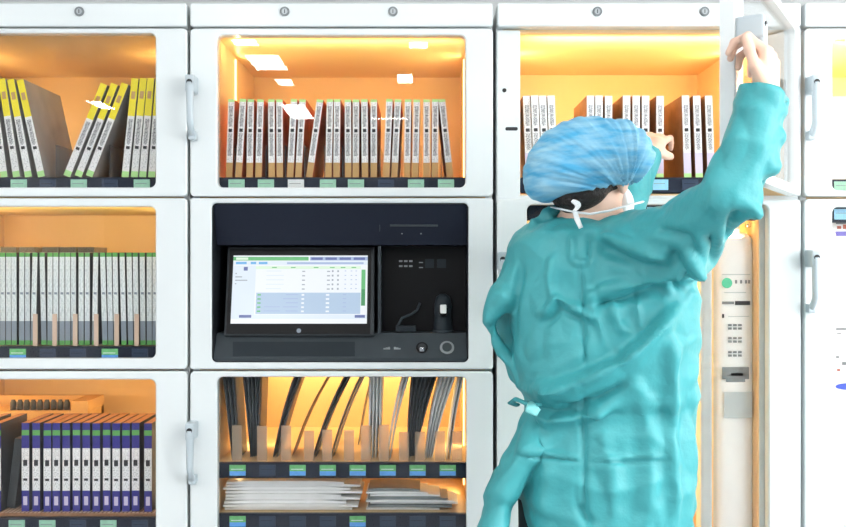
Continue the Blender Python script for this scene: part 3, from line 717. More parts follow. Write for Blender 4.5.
# ------------------------------------------------------------------ long packs in the third cabinet, right cabinet packs
def at(px, py, y): return (PX(px, y), y, PZ(py, y))
yp = .07; pw0, pw1 = PX(717, yp), PX(756, yp); ztp = PZ(232, yp); zbt = .11
f0 = ((pw0 + pw1) / 2, yp, zbt)
MB().box(rx0, rx1, .05, BK, .09, .1095, M['liner']).build('bottom_board', RC, RO)
P = thing('catheter_pack', 'long white printed pack with a grey cap, behind the lower glass right of the person', 'pack', f0)
f = MB(); cxp = (pw0 + pw1) / 2; hw = (pw1 - pw0) / 2
zs_ = [zbt, zbt + .01, zbt + .04, ztp - .05, ztp - .018, ztp - .004, ztp]
rw = [hw * .94, hw * .98, hw, hw, hw * .95, hw * .7, hw * .42]
rings = []; n = 28
for zz, r_ in zip(zs_, rw): rings.append([(cxp + r_ * math.copysign(abs(math.cos(2 * math.pi * k / n)) ** .7, math.cos(2 * math.pi * k / n)), yp + .03 + .028 * (r_ / hw) * math.copysign(abs(math.sin(2 * math.pi * k / n)) ** .7, math.sin(2 * math.pi * k / n)), zz) for k in range(n)])
vs = [v for r_ in rings for v in r_]; fs = [[i * n + k, i * n + (k + 1) % n, (i + 1) * n + (k + 1) % n, (i + 1) * n + k] for i in range(len(rings) - 1) for k in range(n)]
fs += [list(range(n))[::-1], [(len(rings) - 1) * n + k for k in range(n)]]
f.add(vs, fs, M['packwhite'], True); f.build('body', P, f0)
f = MB(); f.tube([(cxp, yp + .03, ztp - .004), (cxp, yp + .03, ztp + .022)], [.02, .018], M['packgrey'], 18); f.tube([(cxp, yp + .03, ztp + .022), (cxp, yp + .03, ztp + .05)], [.014, .006], M['mint'], 14); f.build('cap', P, f0)
f = MB(); yf = yp + .0012
def bar(p0, p1, q0, q1, m): f.box(PX(p0, yf), PX(p1, yf), yf - .0012, yf, PZ(q1, yf), PZ(q0, yf), M[m])
f.disc((PX(727, yf), PZ(283, yf)), .014, yf - .0012, yf + .001, M['mint'], 20)
for a in (735, 740, 745, 748): bar(a, a + 2, 280, 283.5, 'inkgrey')
bar(722, 750, 274, 275, 'packgrey'); bar(724, 746, 292, 293, 'packgrey'); bar(722, 734, 301.5, 304, 'inkgrey'); bar(735, 750, 301, 305, 'ink'); bar(722, 724, 314, 318, 'ink'); bar(728, 749, 316, 316.8, 'packgrey')
for q in (324, 337, 351):
    for j in range(2):
        for a in (728, 733, 738): bar(a, a + 3.6, q + 3.4 * j, q + 2.2 + 3.4 * j, 'inkgrey')
bar(722, 749, 367, 379, 'pouchmid'); bar(731, 743, 373, 376, 'ink'); bar(726, 745, 379, 382, 'pouchmid'); bar(724, 752, 392, 418, 'packgrey'); f.build('printed_label', P, f0)
y2 = .09; f0 = (PX(695, y2), y2, .11); f = MB(); f.box(PX(700.5, y2), PX(713, y2), y2, y2 + .05, .11, PZ(245, y2), M['packgrey'], .008)
o = f.build('tall_pack', None, f0); o.location = f0; tag(o, 'plain pale grey tall pack between the person and the long printed pack', 'pack')
MB().box(PX(759.5, .03), PX(772, .03), .031, .0348, .12, PZ(206, .05), M['packgrey'], .001).build('side_channel', RC, RO)
# right cabinet contents: a tall printed pack seen through the lower glass, a carton above
y3 = .07; f0 = (PX(900, y3), y3, .11); MB().box(ex0, ex1, .05, BK, .09, .1095, M['liner']).build('bottom_board', EC, EO)
P2 = thing('printed_pack', 'white pack with violet and blue print behind the rightmost lower glass', 'pack', f0)
f = MB(); f.box(PX(829, y3), PX(930, y3), y3, y3 + .12, .11, PZ(220, y3), M['packwhite'], .004); f.build('body', P2, f0)
f = MB(); yf = y3 - .0002
bar(836, 880, 222, 224, 'inkgrey'); bar(837, 841, 226, 229, 'redink'); bar(843, 850, 224.5, 229, 'redink'); bar(835.5, 870, 231.5, 236, 'violet'); bar(836, 860, 328, 330, 'inkgrey'); bar(837, 841, 333, 334, 'inkgrey')
bar(836, 839, 356, 358, 'inkgrey'); bar(842, 860, 362, 365, 'inkgrey'); bar(837, 840, 369, 371, 'redink')
f.disc((PX(848, yf), PZ(386.5, yf)), .034, yf - .0012, yf, M['royal'], 24, .009); f.build('printed_label', P2, f0)
f0 = (PX(900, y3), y3, PZ(179, .04)); f = MB(); f.box(PX(828, y3), PX(940, y3), y3 + .02, y3 + .2, f0[2] + .0005, PZ(95, y3), M['boxwhite'], .003)
o = f.build('white_box', None, f0); o.location = f0; tag(o, 'plain white box on the top shelf of the rightmost cabinet', 'box')

# ------------------------------------------------------------------ the person: signed distance fields
def sdf_grid(lo, hi, h):
    n = [int(math.ceil((hi[i] - lo[i]) / h)) + 1 for i in range(3)]
    ax = [lo[i] + h * np.arange(n[i]) for i in range(3)]
    return np.stack(np.meshgrid(*ax, indexing='ij'), -1).astype(np.float32)
def cap_(P, a, b, ra, rb, flat=None):
    """round cone; flat=(axis vector, factor) squashes it along an axis"""
    a = np.array(a, np.float32); b = np.array(b, np.float32)
    ab = b - a; pa = P - a; t = np.clip((pa @ ab) / max(1e-9, float(ab @ ab)), 0, 1)
    d = pa - t[..., None] * ab
    if flat is not None:
        ax = np.array(flat[0], np.float32); ax /= np.linalg.norm(ax); k = d @ ax; d = d + (k * (flat[1] - 1))[..., None] * ax
    return np.sqrt((d * d).sum(-1)) - (ra + (rb - ra) * t)
def ell(P, c, r, R=None):
    q = P - np.array(c, np.float32)
    if R is not None: q = q @ np.array(R, np.float32)
    r = np.array(r, np.float32); k0 = np.sqrt(((q / r) ** 2).sum(-1)); k1 = np.sqrt(((q / (r * r)) ** 2).sum(-1)) + 1e-9
    return k0 * (k0 - 1) / k1
def smin(a, b, k):
    if k <= 0: return np.minimum(a, b)
    h = np.clip(.5 + .5 * (b - a) / k, 0, 1); return b + (a - b) * h - k * h * (1 - h)
def nets(F, lo, h):
    s = F < 0; nx, ny, nz = F.shape
    cor = [(i, j, k) for i in (0, 1) for j in (0, 1) for k in (0, 1)]
    sl = lambda A, c: A[c[0]:nx - 1 + c[0], c[1]:ny - 1 + c[1], c[2]:nz - 1 + c[2]]
    cnt = sum(sl(s, c).astype(np.int8) for c in cor); act = (cnt > 0) & (cnt < 8)
    I = np.argwhere(act); acc = np.zeros((len(I), 3)); num = np.zeros(len(I))
    for c in cor:
        for ax in range(3):
            if c[ax] == 1: continue
            d = list(c); d[ax] = 1
            fa = F[I[:, 0] + c[0], I[:, 1] + c[1], I[:, 2] + c[2]]; fb = F[I[:, 0] + d[0], I[:, 1] + d[1], I[:, 2] + d[2]]
            m = (fa < 0) != (fb < 0); t = np.where(m, fa / np.where(m, fa - fb, 1), 0)
            p = np.tile(np.array(c, float), (len(I), 1)); p[:, ax] += t
            acc[m] += p[m]; num[m] += 1
    V = (I + acc / num[:, None]) * h + np.array(lo)
    idx = -np.ones((nx - 1, ny - 1, nz - 1), int); idx[act] = np.arange(len(I))
    faces = []
    for ax in range(3):
        o1, o2 = [(1, 2), (2, 0), (0, 1)][ax]
        a = [slice(0, None)] * 3; sa = s; 
        s0 = [slice(None)] * 3; s1 = [slice(None)] * 3; s0[ax] = slice(0, -1); s1[ax] = slice(1, None)
        diff = s[tuple(s0)] != s[tuple(s1)]
        E = np.argwhere(diff)
        E = E[(E[:, o1] > 0) & (E[:, o2] > 0) & (E[:, o1] < F.shape[o1] - 1) & (E[:, o2] < F.shape[o2] - 1)]
        ins = s[E[:, 0], E[:, 1], E[:, 2]]
        q = []
        for d1, d2 in ((-1, -1), (0, -1), (0, 0), (-1, 0)):
            C = E.copy(); C[:, o1] += d1; C[:, o2] += d2; q.append(idx[C[:, 0], C[:, 1], C[:, 2]])
        q = np.stack(q, 1); q[~ins] = q[~ins][:, ::-1]; faces.append(q)
    return V, np.concatenate(faces)
def vnormals(V, Fc):
    n = np.cross(V[Fc[:, 2]] - V[Fc[:, 0]], V[Fc[:, 3]] - V[Fc[:, 1]]); N = np.zeros_like(V)
    for k in range(4): np.add.at(N, Fc[:, k], n)
    return N / (np.linalg.norm(N, axis=1, keepdims=True) + 1e-12)
def relax(V, Fc, it=2, lam=.5):
    for _ in range(it):
        S = np.zeros_like(V); c = np.zeros(len(V))
        for k in range(4):
            a, b = Fc[:, k], Fc[:, (k + 1) % 4]; np.add.at(S, a, V[b]); np.add.at(c, a, 1); np.add.at(S, b, V[a]); np.add.at(c, b, 1)
        V = V + lam * (S / c[:, None] - V)
    return V
def np_obj(name, V, Fc, m, parent=None, origin=(0, 0, 0)):
    me = bpy.data.meshes.new(name); me.from_pydata((V - np.array(origin)).tolist(), [], Fc.tolist()); me.materials.append(m)
    me.polygons.foreach_set('use_smooth', [True] * len(me.polygons)); me.update()
    o = bpy.data.objects.new(name, me); COL.objects.link(o); o.parent = parent; return o
def A(v): return np.array(v, float)

# joints
BD = 2.13
head = A(W(594, 178, 2.12)); yaw = math.radians(38)
HF = A((math.sin(yaw), math.cos(yaw), -.10)); HF /= np.linalg.norm(HF); HR = A((math.cos(yaw), -math.sin(yaw), 0)); HU = np.cross(HR, HF)
def H(r, f, u): return head + HR * r + HF * f + HU * u
neckb = A(W(588, 226, 2.13)); pelvis = A(W(606, 470, 2.13)); chest = A(W(602, 285, 2.12))
shR = A(W(655, 246, 2.05)); elR = A(W(729, 200, 1.75)); wrR = A(W(769, 101, 1.752))
shL = A(W(540, 250, 2.17)); elL = A(W(600, 268, 2.32)); wrL = A(W(645, 152, 2.43))
BX, BY = float(pelvis[0]), float(pelvis[1])

def hand_fields(P, wr, f, n, s, curls, thumb, fore):
    f = f / np.linalg.norm(f); n = n - f * (n @ f); n /= np.linalg.norm(n); s = s - f * (s @ f) - n * (s @ n); s /= np.linalg.norm(s)
    lens = [(.043, .026, .021), (.047, .030, .022), (.043, .028, .021), (.034, .021, .019)]; offs = (.030, .0095, -.0115, -.031); fl = (.086, .090, .086, .078)
    d = cap_(P, fore, wr, .027, .025)
    for o_, l_ in zip(offs, fl):
        d = smin(d, cap_(P, wr + s * o_ * .45, wr + f * l_ + s * o_, .0135, .0105), .012)
    d = smin(d, ell(P, wr + f * .045 + n * .006 + s * .018, (.02, .02, .028)), .012)
    nails = []
    for i in range(4):
        p = wr + f * fl[i] + s * offs[i]; ang = 0; df = None
        splay = (offs[i] / .03) * .09
        for j in range(3):
            ang += curls[i][j]; dr = math.cos(ang) * f + math.sin(ang) * n + s * splay; dr = dr / np.linalg.norm(dr)
            q = p + dr * lens[i][j]; r0 = .0092 - .0009 * j - (.001 if i == 3 else 0); c = cap_(P, p, q, r0, r0 - .0009)
            df = c if df is None else smin(df, c, .003); p = q
        d = smin(d, df, .004)
    p = wr + f * .022 + s * .022; df = None
    for (L, r0, r1), dr in zip(((.044, .0145, .0115), (.032, .0105, .0095), (.026, .0095, .008)), thumb):
        dr = dr[0] * f + dr[1] * n + dr[2] * s; dr = dr / np.linalg.norm(dr); q = p + dr * L; c = cap_(P, p, q, r0, r1)
        df = c if df is None else smin(df, c, .004); p = q
    return smin(d, df, .008)

meshes = []
# trunk, head, legs
lo, hi, h = (BX - .45, BY - .28, 0.0), (BX + .40, BY + .36, 1.72), .0065
P = sdf_grid(lo, hi, h)
d = ell(P, H(0, 0, .035), (.076, .076, .082)); d = smin(d, ell(P, H(0, .012, -.03), (.060, .060, .085)), .03)
fr = np.stack([HR, HF, HU], 1)
d = smin(d, ell(P, H(0, -.02, .03), (.075, .095, .082), fr), .02)
d = smin(d, ell(P, H(0, .055, -.085), (.038, .034, .028), fr), .03)                       # chin
d = smin(d, cap_(P, H(0, .083, .012), H(0, .102, -.030), .009, .015), .012)               # nose
for sgn in (-1, 1):
    d = smin(d, ell(P, H(sgn * .078, -.012, -.012), (.010, .020, .032), fr), .006)        # ears
    d = -smin(-d, ell(P, H(sgn * .033, .090, .008), (.016, .014, .010), fr), .008)         # eye sockets
d = smin(d, cap_(P, H(-.02, .088, -.062), H(.02, .088, -.062), .008, .008), .008)          # lips
d = smin(d, cap_(P, H(0, -.025, -.05), neckb, .052, .060), .025)
d = smin(d, cap_(P, shL, neckb + A((0, .01, -.03)), .045, .055), .05); d = smin(d, cap_(P, shR, neckb + A((0, .01, -.03)), .045, .055), .05)
d = smin(d, cap_(P, chest + A((0, .03, 0)), neckb + A((0, 0, -.06)), .085, .06), .06); d = smin(d, cap_(P, chest + A((0, .03, 0)), pelvis + A((0, .02, 0)), .09, .11, ((0, 1, 0), 1.25)), .06)
hipz = float(pelvis[2])
for sgn in (-1, 1):
    hp = pelvis + A((sgn * .085, 0, -.04)); kn = A((BX + sgn * .10, BY + .02, .47)); an = A((BX + sgn * .11, BY - .01, .085))
    d = smin(d, cap_(P, hp, kn, .085, .056), .04); d = smin(d, cap_(P, kn, an, .056, .037), .03)
    d = smin(d, cap_(P, an, an + A((0, -.03, -.045)), .036, .036), .02); d = smin(d, cap_(P, an + A((0, -.03, -.048)), an + A((.02 * sgn, .15, -.056)), .034, .025), .02)
for a, b, ra, rb in ((shL, elL, .050, .040), (elL, elL + (wrL - elL) * .45, .040, .037)): d = smin(d, cap_(P, a, b, ra, rb), .03)
for a, b, ra, rb in ((shR, elR + (shR - elR) * .12, .045, .034),): d = smin(d, cap_(P, a, b, ra, rb), .03)
V, Fc = nets(d, lo, h); V = relax(V, Fc, 2, .4); meshes.append((V, Fc))
# right hand on the open door's handle (seen from its back)
lo = tuple(wrR + A((-.13, -.13, -.20))); hi = tuple(wrR + A((.13, .17, .22))); h = .0024
P = sdf_grid(lo, hi, h)
d = hand_fields(P, wrR, A((.03, .06, 1)), A((-.80, .60, 0)), A((-.60, -.80, .1)),
                [(.75, 1.15, .8), (.85, 1.2, .8), (.95, 1.2, .8), (1.05, 1.2, .8)], [(.75, .25, .55), (.95, .30, .05), (1, .35, -.1)], wrR + (elR + A((.012, 0, 0)) - wrR) * .60)
V, Fc = nets(d, lo, h); meshes.append((relax(V, Fc, 1, .4), Fc))
# left hand reaching for a carton
lo = tuple(wrL + A((-.17, -.17, -.19))); hi = tuple(wrL + A((.17, .17, .16)))
P = sdf_grid(lo, hi, h)
d = hand_fields(P, wrL, A((.35, .55, .42)), A((-.05, .55, -.8)), A((.85, -.30, -.2)),
                [(.35, .6, .4), (.45, .7, .45), (.55, .75, .45), (.6, .8, .5)], [(.6, .5, .55), (.85, .5, .1), (.9, .6, 0)], wrL + (elL - wrL) * .62)
V, Fc = nets(d, lo, h); meshes.append((relax(V, Fc, 1, .4), Fc))
off = 0; VV = []; FF = []
for V, Fc in meshes: VV.append(V); FF.append(Fc + off); off += len(V)
PO = (BX, BY, 0.0)
person = np_obj('person', np.concatenate(VV), np.concatenate(FF), M['skin'], None, PO); person.location = PO
tag(person, 'person in a teal surgical gown and blue cap, seen from behind, gripping the open door', 'person')

# gown
lo, hi, h = (PX(470, -.37), -1.0, .38), (PX(800, -.6), .12, 1.75), .006
lo = (.10, -.92, .36); hi = (.74, .02, 1.74)
P = sdf_grid(lo, hi, h)
rings = [(221, 552, 636, .075), (225, 538, 655, .095), (231, 518, 672, .115), (241, 513, 684, .125), (265, 508, 692, .13), (300, 508, 691, .135), (340, 514, 691, .145), (375, 518, 691, .15), (392, 521, 690, .145),
         (402, 528, 689, .13), (415, 528, 689, .13), (430, 523, 690, .14), (470, 519, 690, .155), (500, 520, 687, .16), (530, 523, 683, .165), (620, 523, 680, .175), (720, 510, 676, .18)]
ry_ = [PZ(r[0], BD - CAM_D) for r in rings][::-1]
def itp(vals): return np.interp(P[..., 2], ry_, vals[::-1])
cxv = itp([(PX(r[1], BD - CAM_D) + PX(r[2], BD - CAM_D)) / 2 for r in rings]); rxv = itp([(PX(r[2], BD - CAM_D) - PX(r[1], BD - CAM_D)) / 2 for r in rings]); ryv = itp([r[3] for r in rings])
# the trunk is turned a little to the right: the left side lies deeper
yc = (BD - CAM_D) - (P[..., 0] - cxv) * .16
k0 = (np.abs((P[..., 0] - cxv) / rxv) ** 2.5 + np.abs((P[..., 1] - yc) / ryv) ** 2.5) ** (1 / 2.5)
d = (k0 - 1) * np.minimum(rxv, ryv)
d = np.maximum(d, P[..., 2] - PZ(221, BD - CAM_D)); d = np.maximum(d, .40 - P[..., 2])
def Wd(px, py, dp): return A(W(px, py, dp))
# right sleeve
d = smin(d, cap_(P, Wd(636, 252, 2.05), Wd(682, 240, 1.93), .085, .076), .04)
d = smin(d, cap_(P, Wd(682, 238, 1.93), Wd(728, 195, 1.75), .074, .052), .03)
d = smin(d, cap_(P, Wd(688, 260, 1.96), Wd(716, 232, 1.84), .034, .030), .02)
d = smin(d, cap_(P, Wd(730, 192, 1.75), Wd(747, 150, 1.75), .054, .050), .015)
slv = cap_(P, Wd(748, 150, 1.75), Wd(763, 92, 1.75), .050, .047)
slv = np.maximum(slv, (P - Wd(763, 90, 1.75).astype(np.float32)) @ A((.36, 0, .93)).astype(np.float32))
d = smin(d, slv, .012)
# left forward sleeve
d = smin(d, cap_(P, Wd(548, 256, 2.17), Wd(600, 266, 2.30), .070, .07), .05)
sl2 = cap_(P, Wd(600, 266, 2.30), Wd(645, 150, 2.45), .07, .044)
ax2 = Wd(645, 150, 2.45) - Wd(600, 266, 2.30); ax2 /= np.linalg.norm(ax2)
sl2 = np.maximum(sl2, (P - Wd(645, 150, 2.44).astype(np.float32)) @ ax2.astype(np.float32)); d = smin(d, sl2, .03)
# loose cloth hanging at the left armpit
hang = cap_(P, Wd(531, 250, 2.15), Wd(505, 295, 2.15), .036, .030, ((0, 1, 0), .6))
hang = smin(hang, cap_(P, Wd(503, 295, 2.15), Wd(488, 320, 2.15), .030, .012, ((0, 1, 0), .5)), .02)
hang = smin(hang, cap_(P, Wd(488, 320, 2.15), Wd(497, 342, 2.17), .012, .010, ((0, 1, 0), .5)), .01)
hang = smin(hang, cap_(P, Wd(497, 342, 2.17), Wd(521, 380, 2.17), .010, .010, ((0, 1, 0), .5)), .01)
hang = smin(hang, cap_(P, Wd(505, 300, 2.24), Wd(512, 350, 2.24), .020, .014), .01)
d = smin(d, hang, .012)
d = smin(d, cap_(P, Wd(524, 239, 2.15), Wd(545, 236, 2.13), .022, .022), .012)
# flap at the lower left
fl = cap_(P, Wd(534, 412, 2.12), Wd(526, 450, 2.10), .022, .034, ((0, 1, 0), .55)); fl = smin(fl, cap_(P, Wd(526, 450, 2.10), Wd(507, 492, 2.09), .034, .026, ((0, 1, 0), .5)), .015)
fl = smin(fl, cap_(P, Wd(514, 462, 2.09), Wd(500, 492, 2.09), .026, .026, ((0, 1, 0), .5)), .015)
fl = smin(fl, cap_(P, Wd(501, 492, 2.09), Wd(478, 580, 2.09), .027, .045, ((0, 1, 0), .5)), .012); d = smin(d, fl, .008)
# collar
for k in range(9):
    a0, a1 = [2 * math.pi * (k + e) / 9 for e in (0, 1)]
    cn = neckb + A((0, .012, -.004))
    d = smin(d, cap_(P, cn + A((.075 * math.cos(a0), .068 * math.sin(a0), .006 * math.sin(a0 + 2))), cn + A((.075 * math.cos(a1), .068 * math.sin(a1), .006 * math.sin(a1 + 2))), .012, .012), .012)
for a_, b_ in (((534, 226), (546, 214)), ((546, 214), (556, 209))): d = smin(d, cap_(P, Wd(*a_, 2.13), Wd(*b_, 2.14), .014, .012), .012)
d = smin(d, cap_(P, Wd(508, 318, 2.22), Wd(517, 372, 2.20), .032, .024), .012)
V, Fc = nets(d, lo, h); V = relax(V, Fc, 3, .5)
N = vnormals(V, Fc)
# folds: strokes on the back of the gown, laid out in its own x/z plane (taken at the depth of the back)
DB = 1.99; FOLD = 2.1
def stroke(pts, amp, w, kind='ridge'):
    global V
    pp = [np.array((PX(a, DB - CAM_D), PZ(b, DB - CAM_D))) for a, b in pts]; Q = V[:, [0, 2]]
    best = np.full(len(V), 9.9); sgn = np.zeros(len(V)); tt = np.zeros(len(V)); L = len(pp) - 1
    for i in range(L):
        a, b = pp[i], pp[i + 1]; ab = b - a; t = np.clip(((Q - a) @ ab) / (ab @ ab), 0, 1); dv = Q - a - t[:, None] * ab; dd = np.hypot(dv[:, 0], dv[:, 1])
        m = dd < best; best[m] = dd[m]; sgn[m] = (ab[0] * dv[:, 1] - ab[1] * dv[:, 0])[m]; tt[m] = ((i + t) / L)[m]
    fade = np.clip(np.minimum(tt, 1 - tt) * 5 + .15, 0, 1); face = np.clip(-N[:, 1] * 2.0, 0, 1)
    if kind == 'ridge': D = np.exp(-(best / w) ** 2)
    else:   # cliff: the cloth left of the stroke's direction hangs over the other side
        s = np.sign(sgn) * best; D = np.where(s > 0, np.exp(-s / w), np.exp(-(s / .011) ** 2))
    V = V + N * (FOLD * amp * D * fade * face)[:, None]
    return
ST = [([(583, 262), (584, 330), (586, 372)], -.006, .006, 'ridge'), ([(586, 385), (585, 450), (584, 527)], -.006, .006, 'ridge'),
      ([(574, 234), (575, 262)], .006, .006, 'ridge'), ([(575, 263), (590, 263)], .006, .005, 'ridge'), ([(591, 233), (590, 262)], -.006, .005, 'ridge'),
      ([(545, 318), (560, 298), (582, 312), (600, 322)], .009, .008, 'ridge'), ([(545, 327), (563, 309), (585, 322)], -.007, .007, 'ridge'),
      ([(590, 296), (625, 284), (662, 276), (690, 262)], .012, .010, 'ridge'), ([(592, 306), (630, 296), (665, 290)], -.012, .011, 'ridge'),
      ([(592, 292), (597, 315), (605, 345)], .007, .007, 'ridge'), ([(612, 300), (622, 335)], .007, .007, 'ridge'), ([(636, 300), (640, 330)], .006, .007, 'ridge'),
      ([(593, 238), (615, 256), (640, 266), (660, 282)], -.010, .011, 'ridge'), ([(598, 232), (625, 246), (655, 262)], .008, .010, 'ridge'),
      ([(652, 252), (670, 278), (684, 292)], -.014, .010, 'ridge'), ([(664, 246), (682, 272), (700, 280)], .010, .009, 'ridge'),
      ([(676, 238), (700, 262), (716, 270)], -.012, .010, 'ridge'), ([(640, 228), (662, 240), (676, 262)], -.008, .009, 'ridge'),
      ([(690, 222), (706, 240), (728, 248)], -.014, .010, 'ridge'), ([(700, 212), (722, 230), (745, 232)], .010, .010, 'ridge'),
      ([(720, 192), (735, 205), (752, 206)], -.028, .015, 'ridge'), ([(724, 178), (742, 188), (760, 180)], .012, .010, 'ridge'),
      ([(742, 142), (750, 150), (750, 172)], -.034, .017, 'ridge'), ([(733, 148), (737, 165), (730, 180)], .008, .007, 'ridge'), ([(738, 92), (745, 110), (740, 128)], -.008, .007, 'ridge'),
      ([(752, 96), (756, 118), (770, 124)], .006, .007, 'ridge'), ([(736, 124), (752, 128), (772, 122)], -.007, .007, 'ridge'),
      ([(540, 393), (560, 389), (590, 378), (620, 361), (645, 340), (680, 304)][::-1], .034, .035, 'cliff'),
      ([(536, 416), (556, 427), (588, 416), (610, 404)], .012, .010, 'ridge'), ([(545, 408), (570, 412), (600, 396), (630, 374)], -.014, .014, 'ridge'),
      ([(518, 456), (583, 459)], .004, .004, 'ridge'), ([(590, 459), (668, 455)], .004, .004, 'ridge'), ([(520, 460), (583, 463)], -.004, .004, 'ridge'), ([(590, 463), (668, 459)], -.004, .004, 'ridge'),
      ([(668, 330), (671, 400), (672, 527)], .010, .012, 'ridge'), ([(578, 505), (590, 525)], -.008, .007, 'ridge'), ([(556, 255), (553, 285), (556, 310)], .005, .008, 'ridge'),
      ([(524, 262), (520, 310), (519, 360)], -.008, .007, 'ridge'), ([(600, 430), (612, 470), (610, 527)], .006, .018, 'ridge'), ([(640, 390), (650, 450), (645, 527)], .008, .02, 'ridge'), ([(545, 440), (550, 480), (546, 527)], .007, .018, 'ridge')]
for st_ in ST:
    stroke(*st_)
N = vnormals(V, Fc)
nz = np.array([mnoise.noise((v[0] * 13, v[1] * 13, v[2] * 9)) * .6 + (1 - abs(mnoise.noise((v[0] * 22 + 5, v[1] * 22, v[2] * 16)))) * .5 for v in V])
nz2 = np.array([(1 - abs(mnoise.noise((v[0] * 9 + v[2] * 6, v[1] * 8, v[2] * 11 - v[0] * 5)))) ** 3 - (1 - abs(mnoise.noise((v[0] * 14 - v[2] * 5 + 9, v[1] * 9, v[2] * 10 + v[0] * 7)))) ** 3 for v in V])
V = V + N * ((nz - .35) * .006 + nz2 * .007)[:, None]; V = relax(V, Fc, 1, .3)
gown = np_obj('gown', V, Fc, M['gown'], person, PO)
# tie at the waist, dark trousers, shoes
f = MB(); T1 = W(512, 404, 2.13); f.tube([W(517, 405, 2.12), W(511, 403, 2.1), W(516, 399, 2.08), W(527, 404, 2.05), W(540, 405, 2.02)], .0085, M['gown'], 8, .5)
f.tube([W(531, 402, 2.03), W(533, 409, 2.0), W(531, 414, 1.995)], [.006, .016, .013], M['tie'], 8, .35); f.build('waist_tie', person, PO)
tr = MB()
for sgn in (-1, 1):
    tr.tube([(BX + sgn * .085 - .012, BY + .03, hipz - .03), (BX + sgn * .10, BY + .02, .47), (BX + sgn * .11, BY - .01, .09)], [.098, .09, .08], M['scrub'], 18)
tr.tube([(BX, BY, hipz - .10), (BX, BY, hipz + .08)], [.11, .11], M['scrub'], 18); tr.build('trousers', person, PO)
for sgn in (-1, 1):
    x, y = BX + sgn * .11, BY - .01
    f = MB(); f.tube([(x, y - .065, .042), (x, y - .04, .046), (x + .005 * sgn, y + .02, .046), (x + .015 * sgn, y + .10, .036), (x + .022 * sgn, y + .17, .03), (x + .024 * sgn, y + .20, .022)], [.03, .046, .048, .046, .040, .014], M['shoe'], 16, 1.0)
    f.v = [(a, b, max(0.0005, min(c, .085))) for a, b, c in f.v]; f.build('shoe', person, PO)
# hair at the nape
lo, hi, h = tuple(head - .16), tuple(head + .16), .004
P = sdf_grid(lo, hi, h)
d = ell(P, H(0, -.018, .03), (.086, .108, .092), fr); d = smin(d, ell(P, H(-.005, -.058, -.040), (.062, .042, .040), fr), .02)
d = smin(d, ell(P, W(577, 196, 2.09), (.052, .05, .040)), .02)
d = np.maximum(d, (P - H(0, .045, 0).astype(np.float32)) @ HF.astype(np.float32)); d = np.maximum(d, -((P - H(0, 0, -.088).astype(np.float32)) @ HU.astype(np.float32)))
V, Fc = nets(d, lo, h); V = relax(V, Fc, 2); np_obj('hair', V, Fc, M['hair'], person, PO)
# bouffant cap
CD = 2.09
lo, hi, h = (.18, -.62, 1.40), (.58, -.18, 1.72), .004
P = sdf_grid(lo, hi, h)
def We(px, py, dp=CD): return A(W(px, py, dp))
d = ell(P, We(588, 158), (.122, .128, .088)); d = smin(d, ell(P, We(562, 172), (.082, .11, .062)), .03); d = smin(d, ell(P, We(545, 182), (.040, .08, .042)), .025)
d = smin(d, ell(P, We(616, 154), (.078, .11, .066)), .03); d = smin(d, ell(P, We(570, 186), (.085, .085, .03)), .02)
pl = A(((-.26), 0, .965)); d = np.maximum(d, -((P - We(592, 192.5).astype(np.float32)) @ A((-.20, .05, .97)).astype(np.float32)))
d = np.maximum(d, -((P - We(632, 186).astype(np.float32)) @ A((-.62, .0, .78)).astype(np.float32)))
V, Fc = nets(d, lo, h); V = relax(V, Fc, 3); N = vnormals(V, Fc)
c0 = We(622, 196)
rel = V - c0; ang = np.arctan2(rel[:, 2], -rel[:, 0]); rad = np.hypot(rel[:, 0], rel[:, 2])
wv = np.array([mnoise.noise((a * 9.0, r * 5, v[1] * 6)) for a, r, v in zip(ang, rad, V)]); wv2 = np.array([mnoise.noise((a * 22.0, r * 9, v[1] * 10 + 3)) for a, r, v in zip(ang, rad, V)])
amp = np.clip(1.15 - rad / .26, .25, 1)
V = V + N * ((wv * .011 + wv2 * .006) * amp)[:, None]
cap = np_obj('surgical_cap', V, Fc, M['cap'], person, PO)
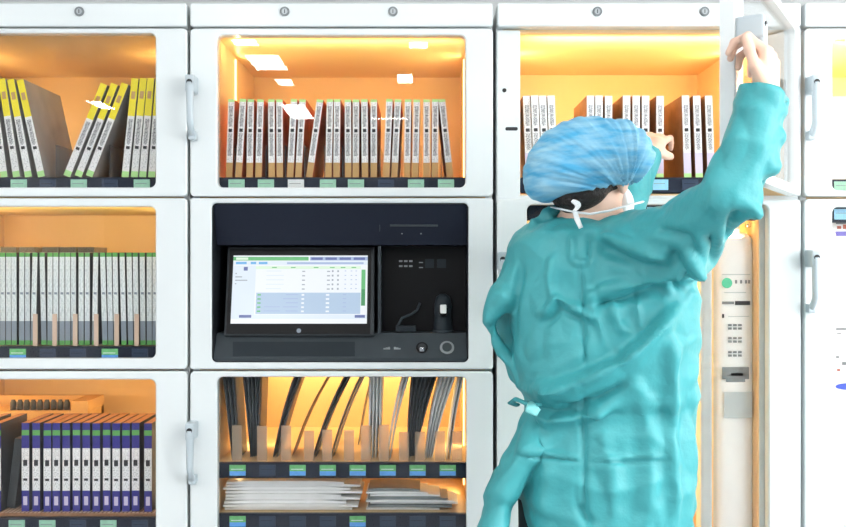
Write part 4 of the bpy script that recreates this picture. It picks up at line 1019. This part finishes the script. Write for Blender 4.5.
# mask and ties
lo, hi, h = tuple(head - .15), tuple(head + .15), .004
P = sdf_grid(lo, hi, h)
d = ell(P, H(0, .045, -.052), (.070, .075, .058), fr); d = np.maximum(d, -((P - H(0, .03, 0).astype(np.float32)) @ HF.astype(np.float32)))
V, Fc = nets(d, lo, h); V = relax(V, Fc, 2); np_obj('face_mask', V, Fc, M['maskw'], person, PO)
f = MB()
def tie(pts, r, sq=.35): f.tube(pts, r, M['maskw'], 8, sq)
dn = 2.02
tie([W(574, 212, dn), W(590, 214, 2.02), W(608, 211, 2.03), W(626, 206, 2.06), W(642, 202, 2.12)], .0065, .4)
tie([W(573 + 7 * math.sin(q * math.pi / 8) * math.cos(q * math.pi / 8 * .5 - .4), 212 - 11 * math.sin(q * math.pi / 16) ** 1.0 * (1 if q < 17 else 0), 2.005 - .004 * math.sin(q * math.pi / 16)) for q in range(17)], .0034)
tie([W(575, 212, 2.0), W(577, 219, 1.99), W(581, 228, 1.985)], [.0055, .006, .005]); tie([W(574, 212, dn), W(560, 209, 2.05), W(552, 207, 2.1)], .005)
f.build('mask_tie', person, PO)
for sgn in (-1, 1):
    f = MB(); c = H(sgn * .033, .073, .008)
    f.tube([c - HF * .010, c - HF * .006, c, c + HF * .006, c + HF * .0095], [.003, .009, .0115, .009, .003], M['eye'], 12); f.build('eye', person, PO)

# ------------------------------------------------------------------ world, camera, view
w = bpy.data.worlds.new('World'); SC.world = w; w.use_nodes = True
w.node_tree.nodes['Background'].inputs['Color'].default_value = (.9, .95, 1, 1); w.node_tree.nodes['Background'].inputs['Strength'].default_value = .3
cd = bpy.data.cameras.new('camera'); cd.sensor_fit = 'HORIZONTAL'; cd.sensor_width = 36; cd.lens = FOC / 846 * 36; cd.clip_start = .05
co = bpy.data.objects.new('camera', cd); COL.objects.link(co); co.location = (0, -CAM_D, CAM_Z); co.rotation_euler = (math.radians(90), 0, 0); SC.camera = co
SC.view_settings.view_transform = 'Standard'; SC.view_settings.look = 'None'; SC.view_settings.gamma = 1; SC.view_settings.use_curve_mapping = False
SC.view_settings.exposure = 0.16
